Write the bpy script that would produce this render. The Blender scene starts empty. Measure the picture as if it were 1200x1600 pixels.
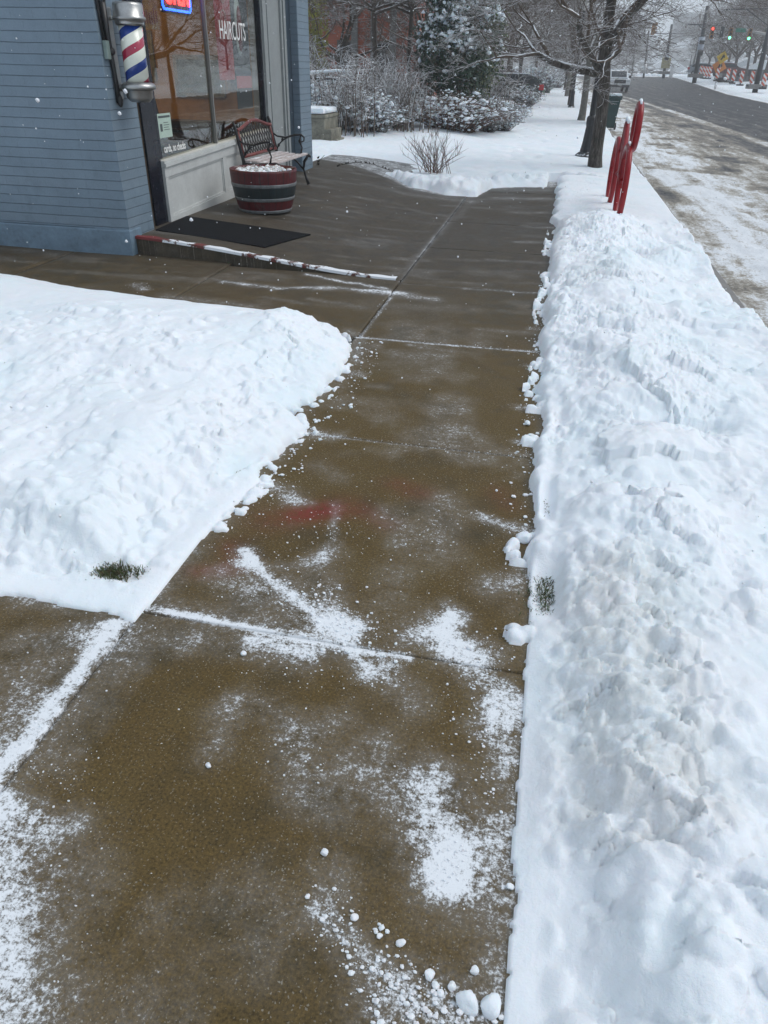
import bpy, bmesh, math, random
import numpy as np
from mathutils import Vector, Matrix
R = math.radians
scene = bpy.context.scene
C = scene.collection

# ------------------------------------------------------------------ camera
F = 1119.0; EYE = 1.65                      # focal length in pixels of a 1200x1600 picture
def nrm(v): v = np.array(v, float); return v/np.linalg.norm(v)
UP = nrm([40, -1800, -F])
YD = nrm([280, (800-(UP[0]*280+UP[2]*F)/UP[1])-800, F])
XD = np.cross(YD, UP); XD = XD if XD[0] > 0 else -XD
cam = bpy.data.cameras.new('camera'); camo = bpy.data.objects.new('camera', cam); C.objects.link(camo)
cam.sensor_fit = 'VERTICAL'; cam.sensor_height = 36; cam.lens = F/1600*36
cam.clip_start = 0.05; cam.clip_end = 3000
ex = Vector((XD[0], YD[0], UP[0])); ed = Vector((XD[1], YD[1], UP[1])); ef = Vector((XD[2], YD[2], UP[2]))
M = Matrix((( ex[0], -ed[0], -ef[0], 0), (ex[1], -ed[1], -ef[1], 0), (ex[2], -ed[2], -ef[2], EYE), (0, 0, 0, 1)))
camo.matrix_world = M
scene.camera = camo
def g(px, py, z=0.0):                       # survey helper: ground position of a spot of the photograph
    d = np.array([px-600, py-800, F]); w = np.array([d@XD, d@YD, d@UP]); t = (z-EYE)/w[2]
    return float(w[0]*t), float(w[1]*t)
def at(px, py, Y):
    d = np.array([px-600, py-800, F]); w = np.array([d@XD, d@YD, d@UP]); t = Y/w[1]
    return Vector((float(w[0]*t), Y, float(EYE+w[2]*t)))

# ------------------------------------------------------------------ light
world = bpy.data.worlds.new("World"); scene.world = world; world.use_nodes = True
wn = world.node_tree; wn.nodes.clear()
SUN_EL, SUN_AZ = 52, 75                    # azimuth clockwise from +Y
sky = wn.nodes.new('ShaderNodeTexSky'); sky.sky_type = 'NISHITA'; sky.sun_disc = False
sky.sun_elevation = R(SUN_EL); sky.sun_rotation = R(SUN_AZ); sky.dust_density = 3; sky.air_density = 1.0; sky.ozone_density = 1.5
hsv = wn.nodes.new('ShaderNodeHueSaturation'); hsv.inputs['Saturation'].default_value = 0.42
mixw = wn.nodes.new('ShaderNodeMix'); mixw.data_type = 'RGBA'; mixw.inputs[0].default_value = 0.62
mixw.inputs[7].default_value = (6.1, 7.15, 8.35, 1)
bg = wn.nodes.new('ShaderNodeBackground'); bg.inputs[1].default_value = 0.1
wo = wn.nodes.new('ShaderNodeOutputWorld')
wn.links.new(sky.outputs[0], hsv.inputs['Color']); wn.links.new(hsv.outputs[0], mixw.inputs[6])
wn.links.new(mixw.outputs[2], bg.inputs[0]); wn.links.new(bg.outputs[0], wo.inputs[0])
sl = bpy.data.lights.new('sun', 'SUN'); sl.energy = 1.15; sl.angle = R(35); sl.color = (1.0, 0.97, 0.93)
so = bpy.data.objects.new('sun', sl); C.objects.link(so)
so.rotation_euler = (R(90-SUN_EL), 0, R(180-SUN_AZ))
scene.view_settings.view_transform = 'Standard'; scene.view_settings.look = 'None'
scene.view_settings.exposure = 0.18; scene.view_settings.gamma = 1
scene.render.engine = 'CYCLES'
scene.cycles.volume_bounces = 3
scene.cycles.max_bounces = 8

# ------------------------------------------------------------------ noise
def _h(ix, iy, s):
    n = (ix.astype(np.int64)*374761393 + iy.astype(np.int64)*668265263 + s*1442695041) & 0x7fffffff
    n = ((n ^ (n >> 13))*1274126177) & 0x7fffffff
    n = (n ^ (n >> 16))
    return (n & 0xffff)/65535.0
def vn(x, y, s=0):
    ix = np.floor(x); iy = np.floor(y); fx = x-ix; fy = y-iy
    fx = fx*fx*fx*(fx*(fx*6-15)+10); fy = fy*fy*fy*(fy*(fy*6-15)+10)
    a = _h(ix, iy, s); b = _h(ix+1, iy, s); c = _h(ix, iy+1, s); d = _h(ix+1, iy+1, s)
    return (a+(b-a)*fx)*(1-fy) + (c+(d-c)*fx)*fy - 0.5
def fbm(x, y, s=0, o=4, gain=.5):
    r = 0; a = 1
    for k in range(o):
        c, sn = math.cos(k*1.3), math.sin(k*1.3)
        r = r + a*vn((x*c-y*sn)*2**k+17.3*k, (x*sn+y*c)*2**k-9.1*k, s+k); a *= gain
    return r
def cells(x, y, s=0, tilt=1.0):             # cracked clods: each cell is a tilted facet
    best = np.full(np.shape(x), 9.0); val = np.zeros(np.shape(x)); ix = np.floor(x); iy = np.floor(y)
    for dx in (-1, 0, 1):
        for dy in (-1, 0, 1):
            cx = ix+dx; cy = iy+dy
            px = cx+_h(cx, cy, s); py = cy+_h(cx, cy, s+7)
            d = (x-px)**2+(y-py)**2
            v = _h(cx, cy, s+11)-.5 + tilt*((x-px)*(_h(cx, cy, s+13)-.5)+(y-py)*(_h(cx, cy, s+17)-.5)) - .35*d
            m = d < best; best = np.where(m, d, best); val = np.where(m, v, val)
    return val
def sst(a, b, x): t = np.clip((x-a)/(b-a), 0, 1); return t*t*(3-2*t)

# ------------------------------------------------------------------ materials
def new_mat(name):
    m = bpy.data.materials.new(name); m.use_nodes = True
    nt = m.node_tree; b = nt.nodes['Principled BSDF']
    return m, nt, b
def N(nt, t, **kw):
    n = nt.nodes.new(t)
    for k, v in kw.items():
        if k.startswith('i_'):
            key = k[2:]; key = int(key) if key.isdigit() else key
            n.inputs[key].default_value = v
        else: setattr(n, k, v)
    return n
def L(nt, a, b): nt.links.new(a, b)
def coord(nt): return N(nt, 'ShaderNodeTexCoord').outputs['Object']
def noise(nt, co, sc, det=4, rough=.55, dist=0):
    n = N(nt, 'ShaderNodeTexNoise'); n.inputs['Scale'].default_value = sc; n.inputs['Detail'].default_value = det
    n.inputs['Roughness'].default_value = rough; n.inputs['Distortion'].default_value = dist; L(nt, co, n.inputs['Vector']); return n.outputs[0]
def ramp(nt, f, stops):
    r = N(nt, 'ShaderNodeValToRGB'); e = r.color_ramp.elements
    while len(e) < len(stops): e.new(.5)
    for k, (p, c) in enumerate(stops): e[k].position = p; e[k].color = (c[0], c[1], c[2], 1) if hasattr(c, '__len__') else (c, c, c, 1)
    L(nt, f, r.inputs[0]); return r.outputs[0]
def mth(nt, op, a, b=None, clamp=False):
    m = N(nt, 'ShaderNodeMath', operation=op, use_clamp=clamp)
    for k, v in enumerate((a, b)):
        if v is None: continue
        if isinstance(v, (int, float)): m.inputs[k].default_value = v
        else: L(nt, v, m.inputs[k])
    return m.outputs[0]
def mixc(nt, f, a, b, mode='MIX'):
    m = N(nt, 'ShaderNodeMix', data_type='RGBA', blend_type=mode)
    if isinstance(f, (int, float)): m.inputs[0].default_value = f
    else: L(nt, f, m.inputs[0])
    for k, v in ((6, a), (7, b)):
        if isinstance(v, tuple): m.inputs[k].default_value = (v[0], v[1], v[2], 1)
        else: L(nt, v, m.inputs[k])
    return m.outputs[2]
def bump(nt, b, h, s, d=.01):
    n = N(nt, 'ShaderNodeBump'); n.inputs['Strength'].default_value = s; n.inputs['Distance'].default_value = d
    L(nt, h, n.inputs['Height']); L(nt, n.outputs[0], b.inputs['Normal']); return n
SNOWC = (.84, .875, .91)
def mat(name, col, rough=.6, var=.25, scale=6, bmp=.2, bd=.004, metal=0, snow=None, coat=0, snow_scale=9, emit=None, spec=.5):
    """plain weathered surface; snow = how far the normal must point up before snow lies on it"""
    m, nt, b = new_mat(name); co = coord(nt)
    n1 = noise(nt, co, scale, 6, .6); n2 = noise(nt, co, scale*6, 4, .6)
    lo = tuple(c*(1-var) for c in col); hi = tuple(min(1, c*(1+var)) for c in col)
    c1 = ramp(nt, mth(nt, 'ADD', mth(nt, 'MULTIPLY', n1, .65), mth(nt, 'MULTIPLY', n2, .35)), [(.35, lo), (.65, hi)])
    if snow is not None:
        ge = N(nt, 'ShaderNodeNewGeometry'); sx = N(nt, 'ShaderNodeSeparateXYZ'); L(nt, ge.outputs['Normal'], sx.inputs[0])
        ns = noise(nt, ge.outputs['Position'], snow_scale, 3)
        v = mth(nt, 'ADD', sx.outputs[2], mth(nt, 'MULTIPLY', mth(nt, 'SUBTRACT', ns, .5), 1.4))
        f = mth(nt, 'MULTIPLY', mth(nt, 'SUBTRACT', v, snow), 5, clamp=True)
        c1 = mixc(nt, f, c1, SNOWC)
        L(nt, mth(nt, 'ADD', mth(nt, 'MULTIPLY', f, .35), rough, clamp=True), b.inputs['Roughness'])
    else:
        L(nt, mth(nt, 'ADD', mth(nt, 'MULTIPLY', mth(nt, 'SUBTRACT', n1, .5), .3), rough, clamp=True), b.inputs['Roughness'])
    L(nt, c1, b.inputs['Base Color']); b.inputs['Metallic'].default_value = metal
    b.inputs['Coat Weight'].default_value = coat; b.inputs['Specular IOR Level'].default_value = spec
    if bmp: bump(nt, b, n2, bmp, bd)
    if emit: b.inputs['Emission Color'].default_value = (*emit[0], 1); b.inputs['Emission Strength'].default_value = emit[1]
    return m

def snow_mat():
    m, nt, b = new_mat('snow'); co = coord(nt)
    big = noise(nt, co, 1.3, 3); mid = noise(nt, co, 14, 5, .6); fine = noise(nt, co, 130, 4, .7); gr = noise(nt, co, 420, 2, .6)
    at_ = N(nt, 'ShaderNodeAttribute', attribute_name='dirt').outputs['Fac']
    c = ramp(nt, big, [(.35, (.79, .87, .915)), (.55, (.85, .885, .93)), (.7, (.80, .88, .92))])
    d = mth(nt, 'MULTIPLY', at_, mth(nt, 'MULTIPLY', mth(nt, 'SUBTRACT', mth(nt, 'ADD', mid, mth(nt, 'MULTIPLY', fine, .4)), .5), 4, clamp=True), clamp=True)
    c = mixc(nt, d, c, (.50, .47, .40))
    L(nt, c, b.inputs['Base Color']); b.inputs['Roughness'].default_value = .75; b.inputs['Specular IOR Level'].default_value = .25
    b.inputs['Subsurface Weight'].default_value = .35; b.inputs['Subsurface Radius'].default_value = (.5, .8, 1.0); b.inputs['Subsurface Scale'].default_value = .015
    h = mth(nt, 'ADD', mth(nt, 'MULTIPLY', mid, 1.0), mth(nt, 'ADD', mth(nt, 'MULTIPLY', fine, .28), mth(nt, 'MULTIPLY', gr, .12)))
    bump(nt, b, h, .55, .015)
    return m
MS = snow_mat()

def concrete_mat(name='wet_concrete', wet=True):
    m, nt, b = new_mat(name); co = coord(nt)
    dust = N(nt, 'ShaderNodeAttribute', attribute_name='dust').outputs['Fac']
    red = N(nt, 'ShaderNodeAttribute', attribute_name='red').outputs['Fac']; sp0 = N(nt, 'ShaderNodeSeparateXYZ'); L(nt, co, sp0.inputs[0])
    big = noise(nt, co, .9, 4, .6, .4); mid = noise(nt, co, 7, 5, .65); n60 = noise(nt, co, 42, 5, .75); n250 = noise(nt, co, 120, 4, .75); n900 = noise(nt, co, 900, 2, .6)
    base = ramp(nt, mth(nt, 'ADD', mth(nt, 'MULTIPLY', big, .6), mth(nt, 'MULTIPLY', mid, .4)), [(.33, (.050, .038, .016)), (.5, (.096, .062, .018)), (.62, (.106, .074, .026)), (.75, (.076, .064, .040))])
    base = mixc(nt, .75, base, ramp(nt, n250, [(.36, .18), (.5, .5), (.64, .85)]), 'OVERLAY')
    wetn = mth(nt, 'MULTIPLY', mth(nt, 'ADD', mth(nt, 'SUBTRACT', sp0.outputs[1], 4.2), mth(nt, 'MULTIPLY', mth(nt, 'SUBTRACT', big, .5), 5)), .30, clamp=True)
    base = mixc(nt, mth(nt, 'MULTIPLY', wetn, .85), base, ramp(nt, mid, [(.35, (.038, .034, .029)), (.65, (.074, .064, .052))]))
    # fine aggregate, pale chips
    vo = N(nt, 'ShaderNodeTexVoronoi', feature='F1', voronoi_dimensions='2D'); vo.inputs['Scale'].default_value = 135; vo.inputs['Randomness'].default_value = 1
    wn_ = N(nt, 'ShaderNodeTexNoise'); wn_.inputs['Scale'].default_value = 150; L(nt, co, wn_.inputs['Vector']); wv = N(nt, 'ShaderNodeVectorMath', operation='MULTIPLY_ADD'); L(nt, wn_.outputs['Color'], wv.inputs[0]); wv.inputs[1].default_value = (.010, .010, 0); L(nt, co, wv.inputs[2]); L(nt, wv.outputs[0], vo.inputs['Vector'])
    sc = N(nt, 'ShaderNodeSeparateColor'); L(nt, vo.outputs['Color'], sc.inputs[0])
    chip = mth(nt, 'MULTIPLY', mth(nt, 'GREATER_THAN', sc.outputs[0], .66), mth(nt, 'MULTIPLY', mth(nt, 'SUBTRACT', mth(nt, 'MULTIPLY', sc.outputs[1], .36), vo.outputs['Distance']), 12, clamp=True))
    patchy = ramp(nt, noise(nt, co, 3.1, 4, .6), [(.35, .25), (.65, 1)])
    base = mixc(nt, mth(nt, 'MULTIPLY', chip, mth(nt, 'MULTIPLY', patchy, .85)), base, (.30, .28, .23))
    base = mixc(nt, mth(nt, 'MULTIPLY', red, ramp(nt, n60, [(.3, .2), (.7, 1)])), base, (.20, .022, .018))
    # snow dusting: attribute says how much, noise says where the grains lie
    f = mth(nt, 'ADD', mth(nt, 'MULTIPLY', dust, .81), mth(nt, 'ADD', mth(nt, 'MULTIPLY', mth(nt, 'SUBTRACT', n250, .5), 1.7), mth(nt, 'ADD', mth(nt, 'MULTIPLY', mth(nt, 'SUBTRACT', n60, .5), 1.9), mth(nt, 'MULTIPLY', mth(nt, 'SUBTRACT', mid, .5), 1.0))))
    grain = mth(nt, 'MULTIPLY', mth(nt, 'SUBTRACT', f, .55), 2.6, clamp=True)
    veil = mth(nt, 'MULTIPLY', mth(nt, 'MULTIPLY', dust, .30), ramp(nt, mth(nt, 'ADD', mth(nt, 'MULTIPLY', n60, .6), mth(nt, 'MULTIPLY', mid, .4)), [(.38, .1), (.62, 1)]))
    f2 = mth(nt, 'MAXIMUM', grain, veil)
    col = mixc(nt, f2, base, (.80, .83, .86))
    L(nt, col, b.inputs['Base Color'])
    rr = ramp(nt, mth(nt, 'ADD', mth(nt, 'MULTIPLY', big, .5), mth(nt, 'MULTIPLY', mid, .5)), [(.35, .42), (.65, .72)])
    L(nt, mth(nt, 'ADD', rr, mth(nt, 'MULTIPLY', f2, .4), clamp=True), b.inputs['Roughness'])
    b.inputs['Specular IOR Level'].default_value = .22
    h = mth(nt, 'ADD', mth(nt, 'MULTIPLY', n250, .5), mth(nt, 'ADD', mth(nt, 'MULTIPLY', n900, .25), mth(nt, 'ADD', mth(nt, 'MULTIPLY', chip, .8), mth(nt, 'MULTIPLY', grain, 1.0))))
    bump(nt, b, h, .6, .0035)
    return m
MCON = concrete_mat()

def road_mat():
    m, nt, b = new_mat('slushy_asphalt'); co = coord(nt)
    s = N(nt, 'ShaderNodeAttribute', attribute_name='dust').outputs['Fac']
    mp = N(nt, 'ShaderNodeMapping'); mp.inputs['Scale'].default_value = (1, .13, 1); L(nt, co, mp.inputs[0])
    st = noise(nt, mp.outputs[0], 3.2, 6, .65); st2 = noise(nt, mp.outputs[0], 14, 4, .6)
    n5 = noise(nt, co, 5, 5, .7); n30 = noise(nt, co, 32, 4, .7)
    f = mth(nt, 'ADD', s, mth(nt, 'ADD', mth(nt, 'MULTIPLY', mth(nt, 'SUBTRACT', st, .5), .95), mth(nt, 'ADD', mth(nt, 'MULTIPLY', mth(nt, 'SUBTRACT', n5, .5), .55), mth(nt, 'MULTIPLY', mth(nt, 'SUBTRACT', n30, .5), .75))))
    f = mth(nt, 'ADD', f, mth(nt, 'MULTIPLY', mth(nt, 'SUBTRACT', st2, .5), .25))
    col = ramp(nt, f, [(.16, (.038, .037, .039)), (.28, (.14, .137, .135)), (.42, (.22, .20, .17)), (.56, (.40, .37, .32)), (.76, (.80, .83, .86))])
    L(nt, col, b.inputs['Base Color'])
    L(nt, ramp(nt, f, [(.15, .55), (.6, .85)]), b.inputs['Roughness'])
    b.inputs['Specular IOR Level'].default_value = .2; bump(nt, b, mth(nt, 'ADD', n30, mth(nt, 'MULTIPLY', n5, .5)), .7, .03)
    return m
MROAD = road_mat()

def brick_mat(name, c1, c2, mortar, sc, bw=.22, bh=.075, ms=.006, rough=.55, strength=.8, axis='YZ'):
    m, nt, b = new_mat(name); co = coord(nt)
    sp = N(nt, 'ShaderNodeSeparateXYZ'); L(nt, co, sp.inputs[0]); cb = N(nt, 'ShaderNodeCombineXYZ')
    u = mth(nt, 'ADD', sp.outputs[0], sp.outputs[1])
    wob = mth(nt, 'MULTIPLY', mth(nt, 'SUBTRACT', noise(nt, co, 2.3, 3), .5), .014)
    L(nt, u, cb.inputs[0]); L(nt, mth(nt, 'ADD', sp.outputs[2], wob), cb.inputs[1])
    br = N(nt, 'ShaderNodeTexBrick'); L(nt, cb.outputs[0], br.inputs['Vector']); br.inputs['Scale'].default_value = 1
    br.inputs['Brick Width'].default_value = bw; br.inputs['Row Height'].default_value = bh; br.inputs['Mortar Size'].default_value = ms; br.inputs['Mortar Smooth'].default_value = .6
    br.inputs['Color1'].default_value = (*c1, 1); br.inputs['Color2'].default_value = (*c2, 1); br.inputs['Mortar'].default_value = (*mortar, 1)
    n1 = noise(nt, co, 3, 5, .6); n2 = noise(nt, co, 60, 4, .6)
    c = mixc(nt, .5, br.outputs[0], ramp(nt, mth(nt, 'ADD', mth(nt, 'MULTIPLY', n1, .6), mth(nt, 'MULTIPLY', n2, .4)), [(.3, .36), (.7, .64)]), 'OVERLAY')
    L(nt, c, b.inputs['Base Color']); b.inputs['Roughness'].default_value = rough
    b2 = N(nt, 'ShaderNodeTexBrick'); L(nt, cb.outputs[0], b2.inputs['Vector']); b2.inputs['Scale'].default_value = 1; b2.inputs['Brick Width'].default_value = .215; b2.inputs['Row Height'].default_value = bh; b2.inputs['Mortar Size'].default_value = .003; b2.inputs['Mortar Smooth'].default_value = 1.0
    gr_ = mth(nt, 'MULTIPLY', mth(nt, 'SUBTRACT', noise(nt, co, 4.5, 6, .7), .52), 2.2, clamp=True); lowz = mth(nt, 'SUBTRACT', 1.0, mth(nt, 'MULTIPLY', sp.outputs[2], 1.1), clamp=True)
    c = mixc(nt, mth(nt, 'MULTIPLY', gr_, mth(nt, 'ADD', mth(nt, 'MULTIPLY', lowz, .8), .25)), c, tuple(q*.5 for q in mortar)); L(nt, c, b.inputs['Base Color'])
    h = mth(nt, 'ADD', mth(nt, 'ADD', mth(nt, 'MULTIPLY', br.outputs[1], -1), mth(nt, 'MULTIPLY', b2.outputs[1], -.35)), mth(nt, 'ADD', mth(nt, 'MULTIPLY', n2, .45), mth(nt, 'MULTIPLY', n1, .6)))
    bump(nt, b, h, strength, .006)
    return m
MBLUE = brick_mat('blue_painted_brick', (.18, .24, .295), (.165, .228, .285), (.115, .165, .21), 1, bw=40, bh=.0845, ms=.0035, strength=1.0)
MREDBRICK = brick_mat('red_brick', (.38, .105, .055), (.29, .08, .045), (.26, .15, .11), 1, rough=.8)

def glass_mat():
    m = bpy.data.materials.new('shop_glass'); m.use_nodes = True; nt = m.node_tree; nt.nodes.clear()
    t = N(nt, 'ShaderNodeBsdfTransparent'); t.inputs[0].default_value = (.80, .84, .82, 1)
    gl = N(nt, 'ShaderNodeBsdfGlossy'); gl.inputs['Roughness'].default_value = .012
    co = coord(nt); bp = N(nt, 'ShaderNodeBump'); bp.inputs['Strength'].default_value = .06; bp.inputs['Distance'].default_value = .02; L(nt, noise(nt, co, 1.6, 2), bp.inputs['Height']); L(nt, bp.outputs[0], gl.inputs['Normal'])
    fr = N(nt, 'ShaderNodeLayerWeight'); fr.inputs[0].default_value = .5
    mx = N(nt, 'ShaderNodeMixShader'); L(nt, mth(nt, 'ADD', mth(nt, 'MULTIPLY', mth(nt, 'POWER', fr.outputs[1], 3.5), .9), .05, clamp=True), mx.inputs[0])
    L(nt, t.outputs[0], mx.inputs[1]); L(nt, gl.outputs[0], mx.inputs[2])
    o = N(nt, 'ShaderNodeOutputMaterial'); L(nt, mx.outputs[0], o.inputs[0]); return m
MG = glass_mat()

# ------------------------------------------------------------------ mesh helpers
class MB:
    def __init__(s): s.v = []; s.f = []; s.mi = []; s.sm = []; s.k = 0; s.smooth = False
    def add(s, vs, fs, k=None, smooth=None):
        o = len(s.v); s.v += [tuple(p) for p in vs]
        for f in fs: s.f.append(tuple(i+o for i in f)); s.mi.append(s.k if k is None else k); s.sm.append(s.smooth if smooth is None else smooth)
    def box(s, c, d, rot=None, bev=0, k=None):
        if bev:
            bm = bmesh.new(); bmesh.ops.create_cube(bm, size=1)
            for v in bm.verts: v.co = Vector((v.co.x*d[0], v.co.y*d[1], v.co.z*d[2]))
            bmesh.ops.bevel(bm, geom=list(bm.edges), offset=min(bev, min(d)*.45), segments=2, affect='EDGES', profile=.6)
            vs = [v.co.copy() for v in bm.verts]; bm.verts.index_update(); fs = [[v.index for v in f.verts] for f in bm.faces]; bm.free()
        else:
            x, y, z = d[0]/2, d[1]/2, d[2]/2
            vs = [Vector(p) for p in ((-x,-y,-z),(x,-y,-z),(x,y,-z),(-x,y,-z),(-x,-y,z),(x,-y,z),(x,y,z),(-x,y,z))]
            fs = [(0,3,2,1),(4,5,6,7),(0,1,5,4),(1,2,6,5),(2,3,7,6),(3,0,4,7)]
        if rot is not None: vs = [rot @ p for p in vs]
        s.add([p+Vector(c) for p in vs], fs, k); return s
    def bb(s, x0, x1, y0, y1, z0, z1, bev=0, k=None): return s.box(((x0+x1)/2, (y0+y1)/2, (z0+z1)/2), (abs(x1-x0), abs(y1-y0), abs(z1-z0)), None, bev, k)
    def tube(s, pts, rs, n=8, cap=True, k=None, smooth=True):
        pts = [Vector(p) for p in pts]
        if isinstance(rs, (int, float)): rs = [rs]*len(pts)
        vs = []; prev = None
        for i, p in enumerate(pts):
            d = (pts[min(i+1, len(pts)-1)]-pts[max(i-1, 0)])
            d = d.normalized() if d.length > 1e-9 else Vector((0, 0, 1))
            if prev is None: a = d.orthogonal().normalized()
            else:
                a = prev-d*prev.dot(d); a = a.normalized() if a.length > 1e-6 else d.orthogonal().normalized()
            prev = a; b = d.cross(a)
            for j in range(n):
                t = 2*math.pi*j/n; vs.append(p+(a*math.cos(t)+b*math.sin(t))*rs[i])
        fs = [(i*n+j, i*n+(j+1)%n, (i+1)*n+(j+1)%n, (i+1)*n+j) for i in range(len(pts)-1) for j in range(n)]
        s.add(vs, fs, k, smooth)
        if cap: 
            o = len(s.v)-len(vs)
            s.f.append(tuple(o+j for j in reversed(range(n)))); s.f.append(tuple(o+(len(pts)-1)*n+j for j in range(n)))
            s.mi += [s.k if k is None else k]*2; s.sm += [False]*2
        return s
    def lathe(s, prof, c=(0, 0, 0), n=32, k=None, a0=0, smooth=True, rot=None):
        vs = []
        for r, z in prof:
            for j in range(n):
                t = 2*math.pi*j/n+a0; p = Vector((r*math.cos(t), r*math.sin(t), z)); p = rot @ p if rot is not None else p
                vs.append(p+Vector(c))
        fs = [(i*n+j, i*n+(j+1)%n, (i+1)*n+(j+1)%n, (i+1)*n+j) for i in range(len(prof)-1) for j in range(n)]
        s.add(vs, fs, k, smooth); return s
    def ring(s, c, R0, r, ax='X', n=40, m=10, sy=1, sz=1, a0=0, a1=360):
        full = abs(a1-a0) >= 359; cnt = n if full else n+1; vs = []
        for i in range(cnt):
            t = R(a0+(a1-a0)*i/n)
            for j in range(m):
                q = 2*math.pi*j/m; rr = R0+r*math.cos(q); o = r*math.sin(q)
                u, w = rr*math.cos(t)*sy, rr*math.sin(t)*sz
                p = {'X': (o, u, w), 'Y': (u, o, w), 'Z': (u, w, o)}[ax]
                vs.append((c[0]+p[0], c[1]+p[1], c[2]+p[2]))
        fs = []
        for i in range(n if full else n):
            i2 = (i+1) % cnt
            for j in range(m): fs.append((i*m+j, i*m+(j+1)%m, i2*m+(j+1)%m, i2*m+j))
        s.add(vs, fs, None, True); return s
    def ico(s, c, r, sub=1, sq=(1, 1, 1), jit=0, rnd=random, k=None, smooth=True):
        vs, fs = ICO[sub]
        cx = rnd.random()*9
        out = []
        for v in vs:
            q = 1+jit*(math.sin(v[0]*5.1+cx)*math.cos(v[1]*4.3+cx*2)+.5*math.sin(v[2]*9+cx*3))
            out.append((c[0]+v[0]*r*sq[0]*q, c[1]+v[1]*r*sq[1]*q, c[2]+v[2]*r*sq[2]*q))
        s.add(out, fs, k, smooth); return s
    def poly(s, pts, k=None): s.add(pts, [tuple(range(len(pts)))], k, False); return s
    def prism(s, prof, y0, y1, ax='X', bev=0, k=None):
        """profile (a,b) extruded along ax. ax X: (x, a, b); ax Y: (a, y, b)"""
        n = len(prof)
        P = (lambda a, b, t: (t, a, b)) if ax == 'X' else (lambda a, b, t: (a, t, b))
        bm = bmesh.new(); A = [bm.verts.new(P(a, b, y0)) for a, b in prof]; B = [bm.verts.new(P(a, b, y1)) for a, b in prof]
        bm.faces.new(A); bm.faces.new(B[::-1])
        for i in range(n): bm.faces.new((A[i], B[i], B[(i+1)%n], A[(i+1)%n]))
        bmesh.ops.recalc_face_normals(bm, faces=bm.faces)
        if bev: bmesh.ops.bevel(bm, geom=list(bm.edges), offset=bev, segments=2, affect='EDGES')
        bm.verts.index_update(); s.add([v.co.copy() for v in bm.verts], [[v.index for v in f.verts] for f in bm.faces], k); bm.free(); return s
    def mesh(s, name, mats):
        me = bpy.data.meshes.new(name); me.from_pydata(s.v, [], s.f)
        for m_ in (mats if isinstance(mats, (list, tuple)) else [mats]): me.materials.append(m_)
        me.polygons.foreach_set("material_index", s.mi); me.polygons.foreach_set('use_smooth', s.sm); me.update(); return me
ICO = {}
for sub in (1, 2, 3):
    bm = bmesh.new(); bmesh.ops.create_icosphere(bm, subdivisions=sub, radius=1)
    bm.verts.index_update(); ICO[sub] = ([tuple(v.co) for v in bm.verts], [tuple(v.index for v in f.verts) for f in bm.faces]); bm.free()

def tag(o, label=None, cat=None, group=None, kind=None):
    if label: o['label'] = label
    if cat: o['category'] = cat
    if group: o['group'] = group
    if kind: o['kind'] = kind
    return o
def thing(name, label, cat, loc=(0, 0, 0), rz=0, group=None):
    o = bpy.data.objects.new(name, None); C.objects.link(o); o.location = loc; o.rotation_euler = (0, 0, rz); o.empty_display_size = .2
    return tag(o, label, cat, group)
def part(name, mb, mats=None, parent=None, loc=(0, 0, 0)):
    me = mb.mesh(name, mats) if isinstance(mb, MB) else mb
    o = bpy.data.objects.new(name, me); C.objects.link(o); o.parent = parent; o.location = loc; return o
def kids(o): return [c for c in bpy.data.objects if c.parent == o]
def dup(o, loc=None, rz=None, label=None, group=None, parent=None, scale=None):
    c = o.copy(); C.objects.link(c)
    if parent is not None: c.parent = parent
    if loc is not None: c.location = loc
    if rz is not None: c.rotation_euler = (0, 0, rz)
    if scale is not None: c.scale = (scale,)*3 if isinstance(scale, (int, float)) else scale
    if label: c['label'] = label
    if group: c['group'] = group
    for ch in kids(o): dup(ch, parent=c)
    return c
def grid_mesh(name, X, Y, Z, mats, keep=None, attrs=None, smooth=True):
    ny, nx = X.shape
    co = np.stack([X, Y, Z], -1).reshape(-1, 3).astype(np.float32)
    i = np.arange(ny*nx).reshape(ny, nx)
    q = np.stack([i[:-1, :-1], i[:-1, 1:], i[1:, 1:], i[1:, :-1]], -1).reshape(-1, 4)
    if keep is not None:
        kq = (keep[:-1, :-1] | keep[:-1, 1:] | keep[1:, 1:] | keep[1:, :-1]).reshape(-1); q = q[kq]
    me = bpy.data.meshes.new(name); me.vertices.add(len(co)); me.vertices.foreach_set('co', co.ravel())
    me.loops.add(q.size); me.loops.foreach_set('vertex_index', q.ravel().astype(np.int32))
    me.polygons.add(len(q)); me.polygons.foreach_set('loop_start', (np.arange(len(q))*4).astype(np.int32)); me.polygons.foreach_set('loop_total', np.full(len(q), 4, np.int32))
    me.update(calc_edges=True); me.polygons.foreach_set('use_smooth', np.full(len(q), smooth))
    for k, a in (attrs or {}).items():
        t = me.attributes.new(k, 'FLOAT', 'POINT'); t.data.foreach_set('value', a.reshape(-1).astype(np.float32))
    me.materials.append(mats); me.update(); return me
def text_mesh(name, body, size, mat_, parent, loc, rot, depth=.004, sx=1, align='LEFT', font_bold=0):
    cu = bpy.data.curves.new(name, 'FONT'); cu.body = body; cu.size = size; cu.extrude = depth; cu.align_x = align; cu.offset = font_bold
    tmp = bpy.data.objects.new(name, cu); C.objects.link(tmp)
    dg = bpy.context.evaluated_depsgraph_get(); me = bpy.data.meshes.new_from_object(tmp.evaluated_get(dg)); bpy.data.objects.remove(tmp)
    me.materials.clear(); me.materials.append(mat_)
    o = bpy.data.objects.new(name, me); C.objects.link(o); o.parent = parent; o.location = loc; o.rotation_euler = rot; o.scale = (sx, 1, 1); return o

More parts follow.
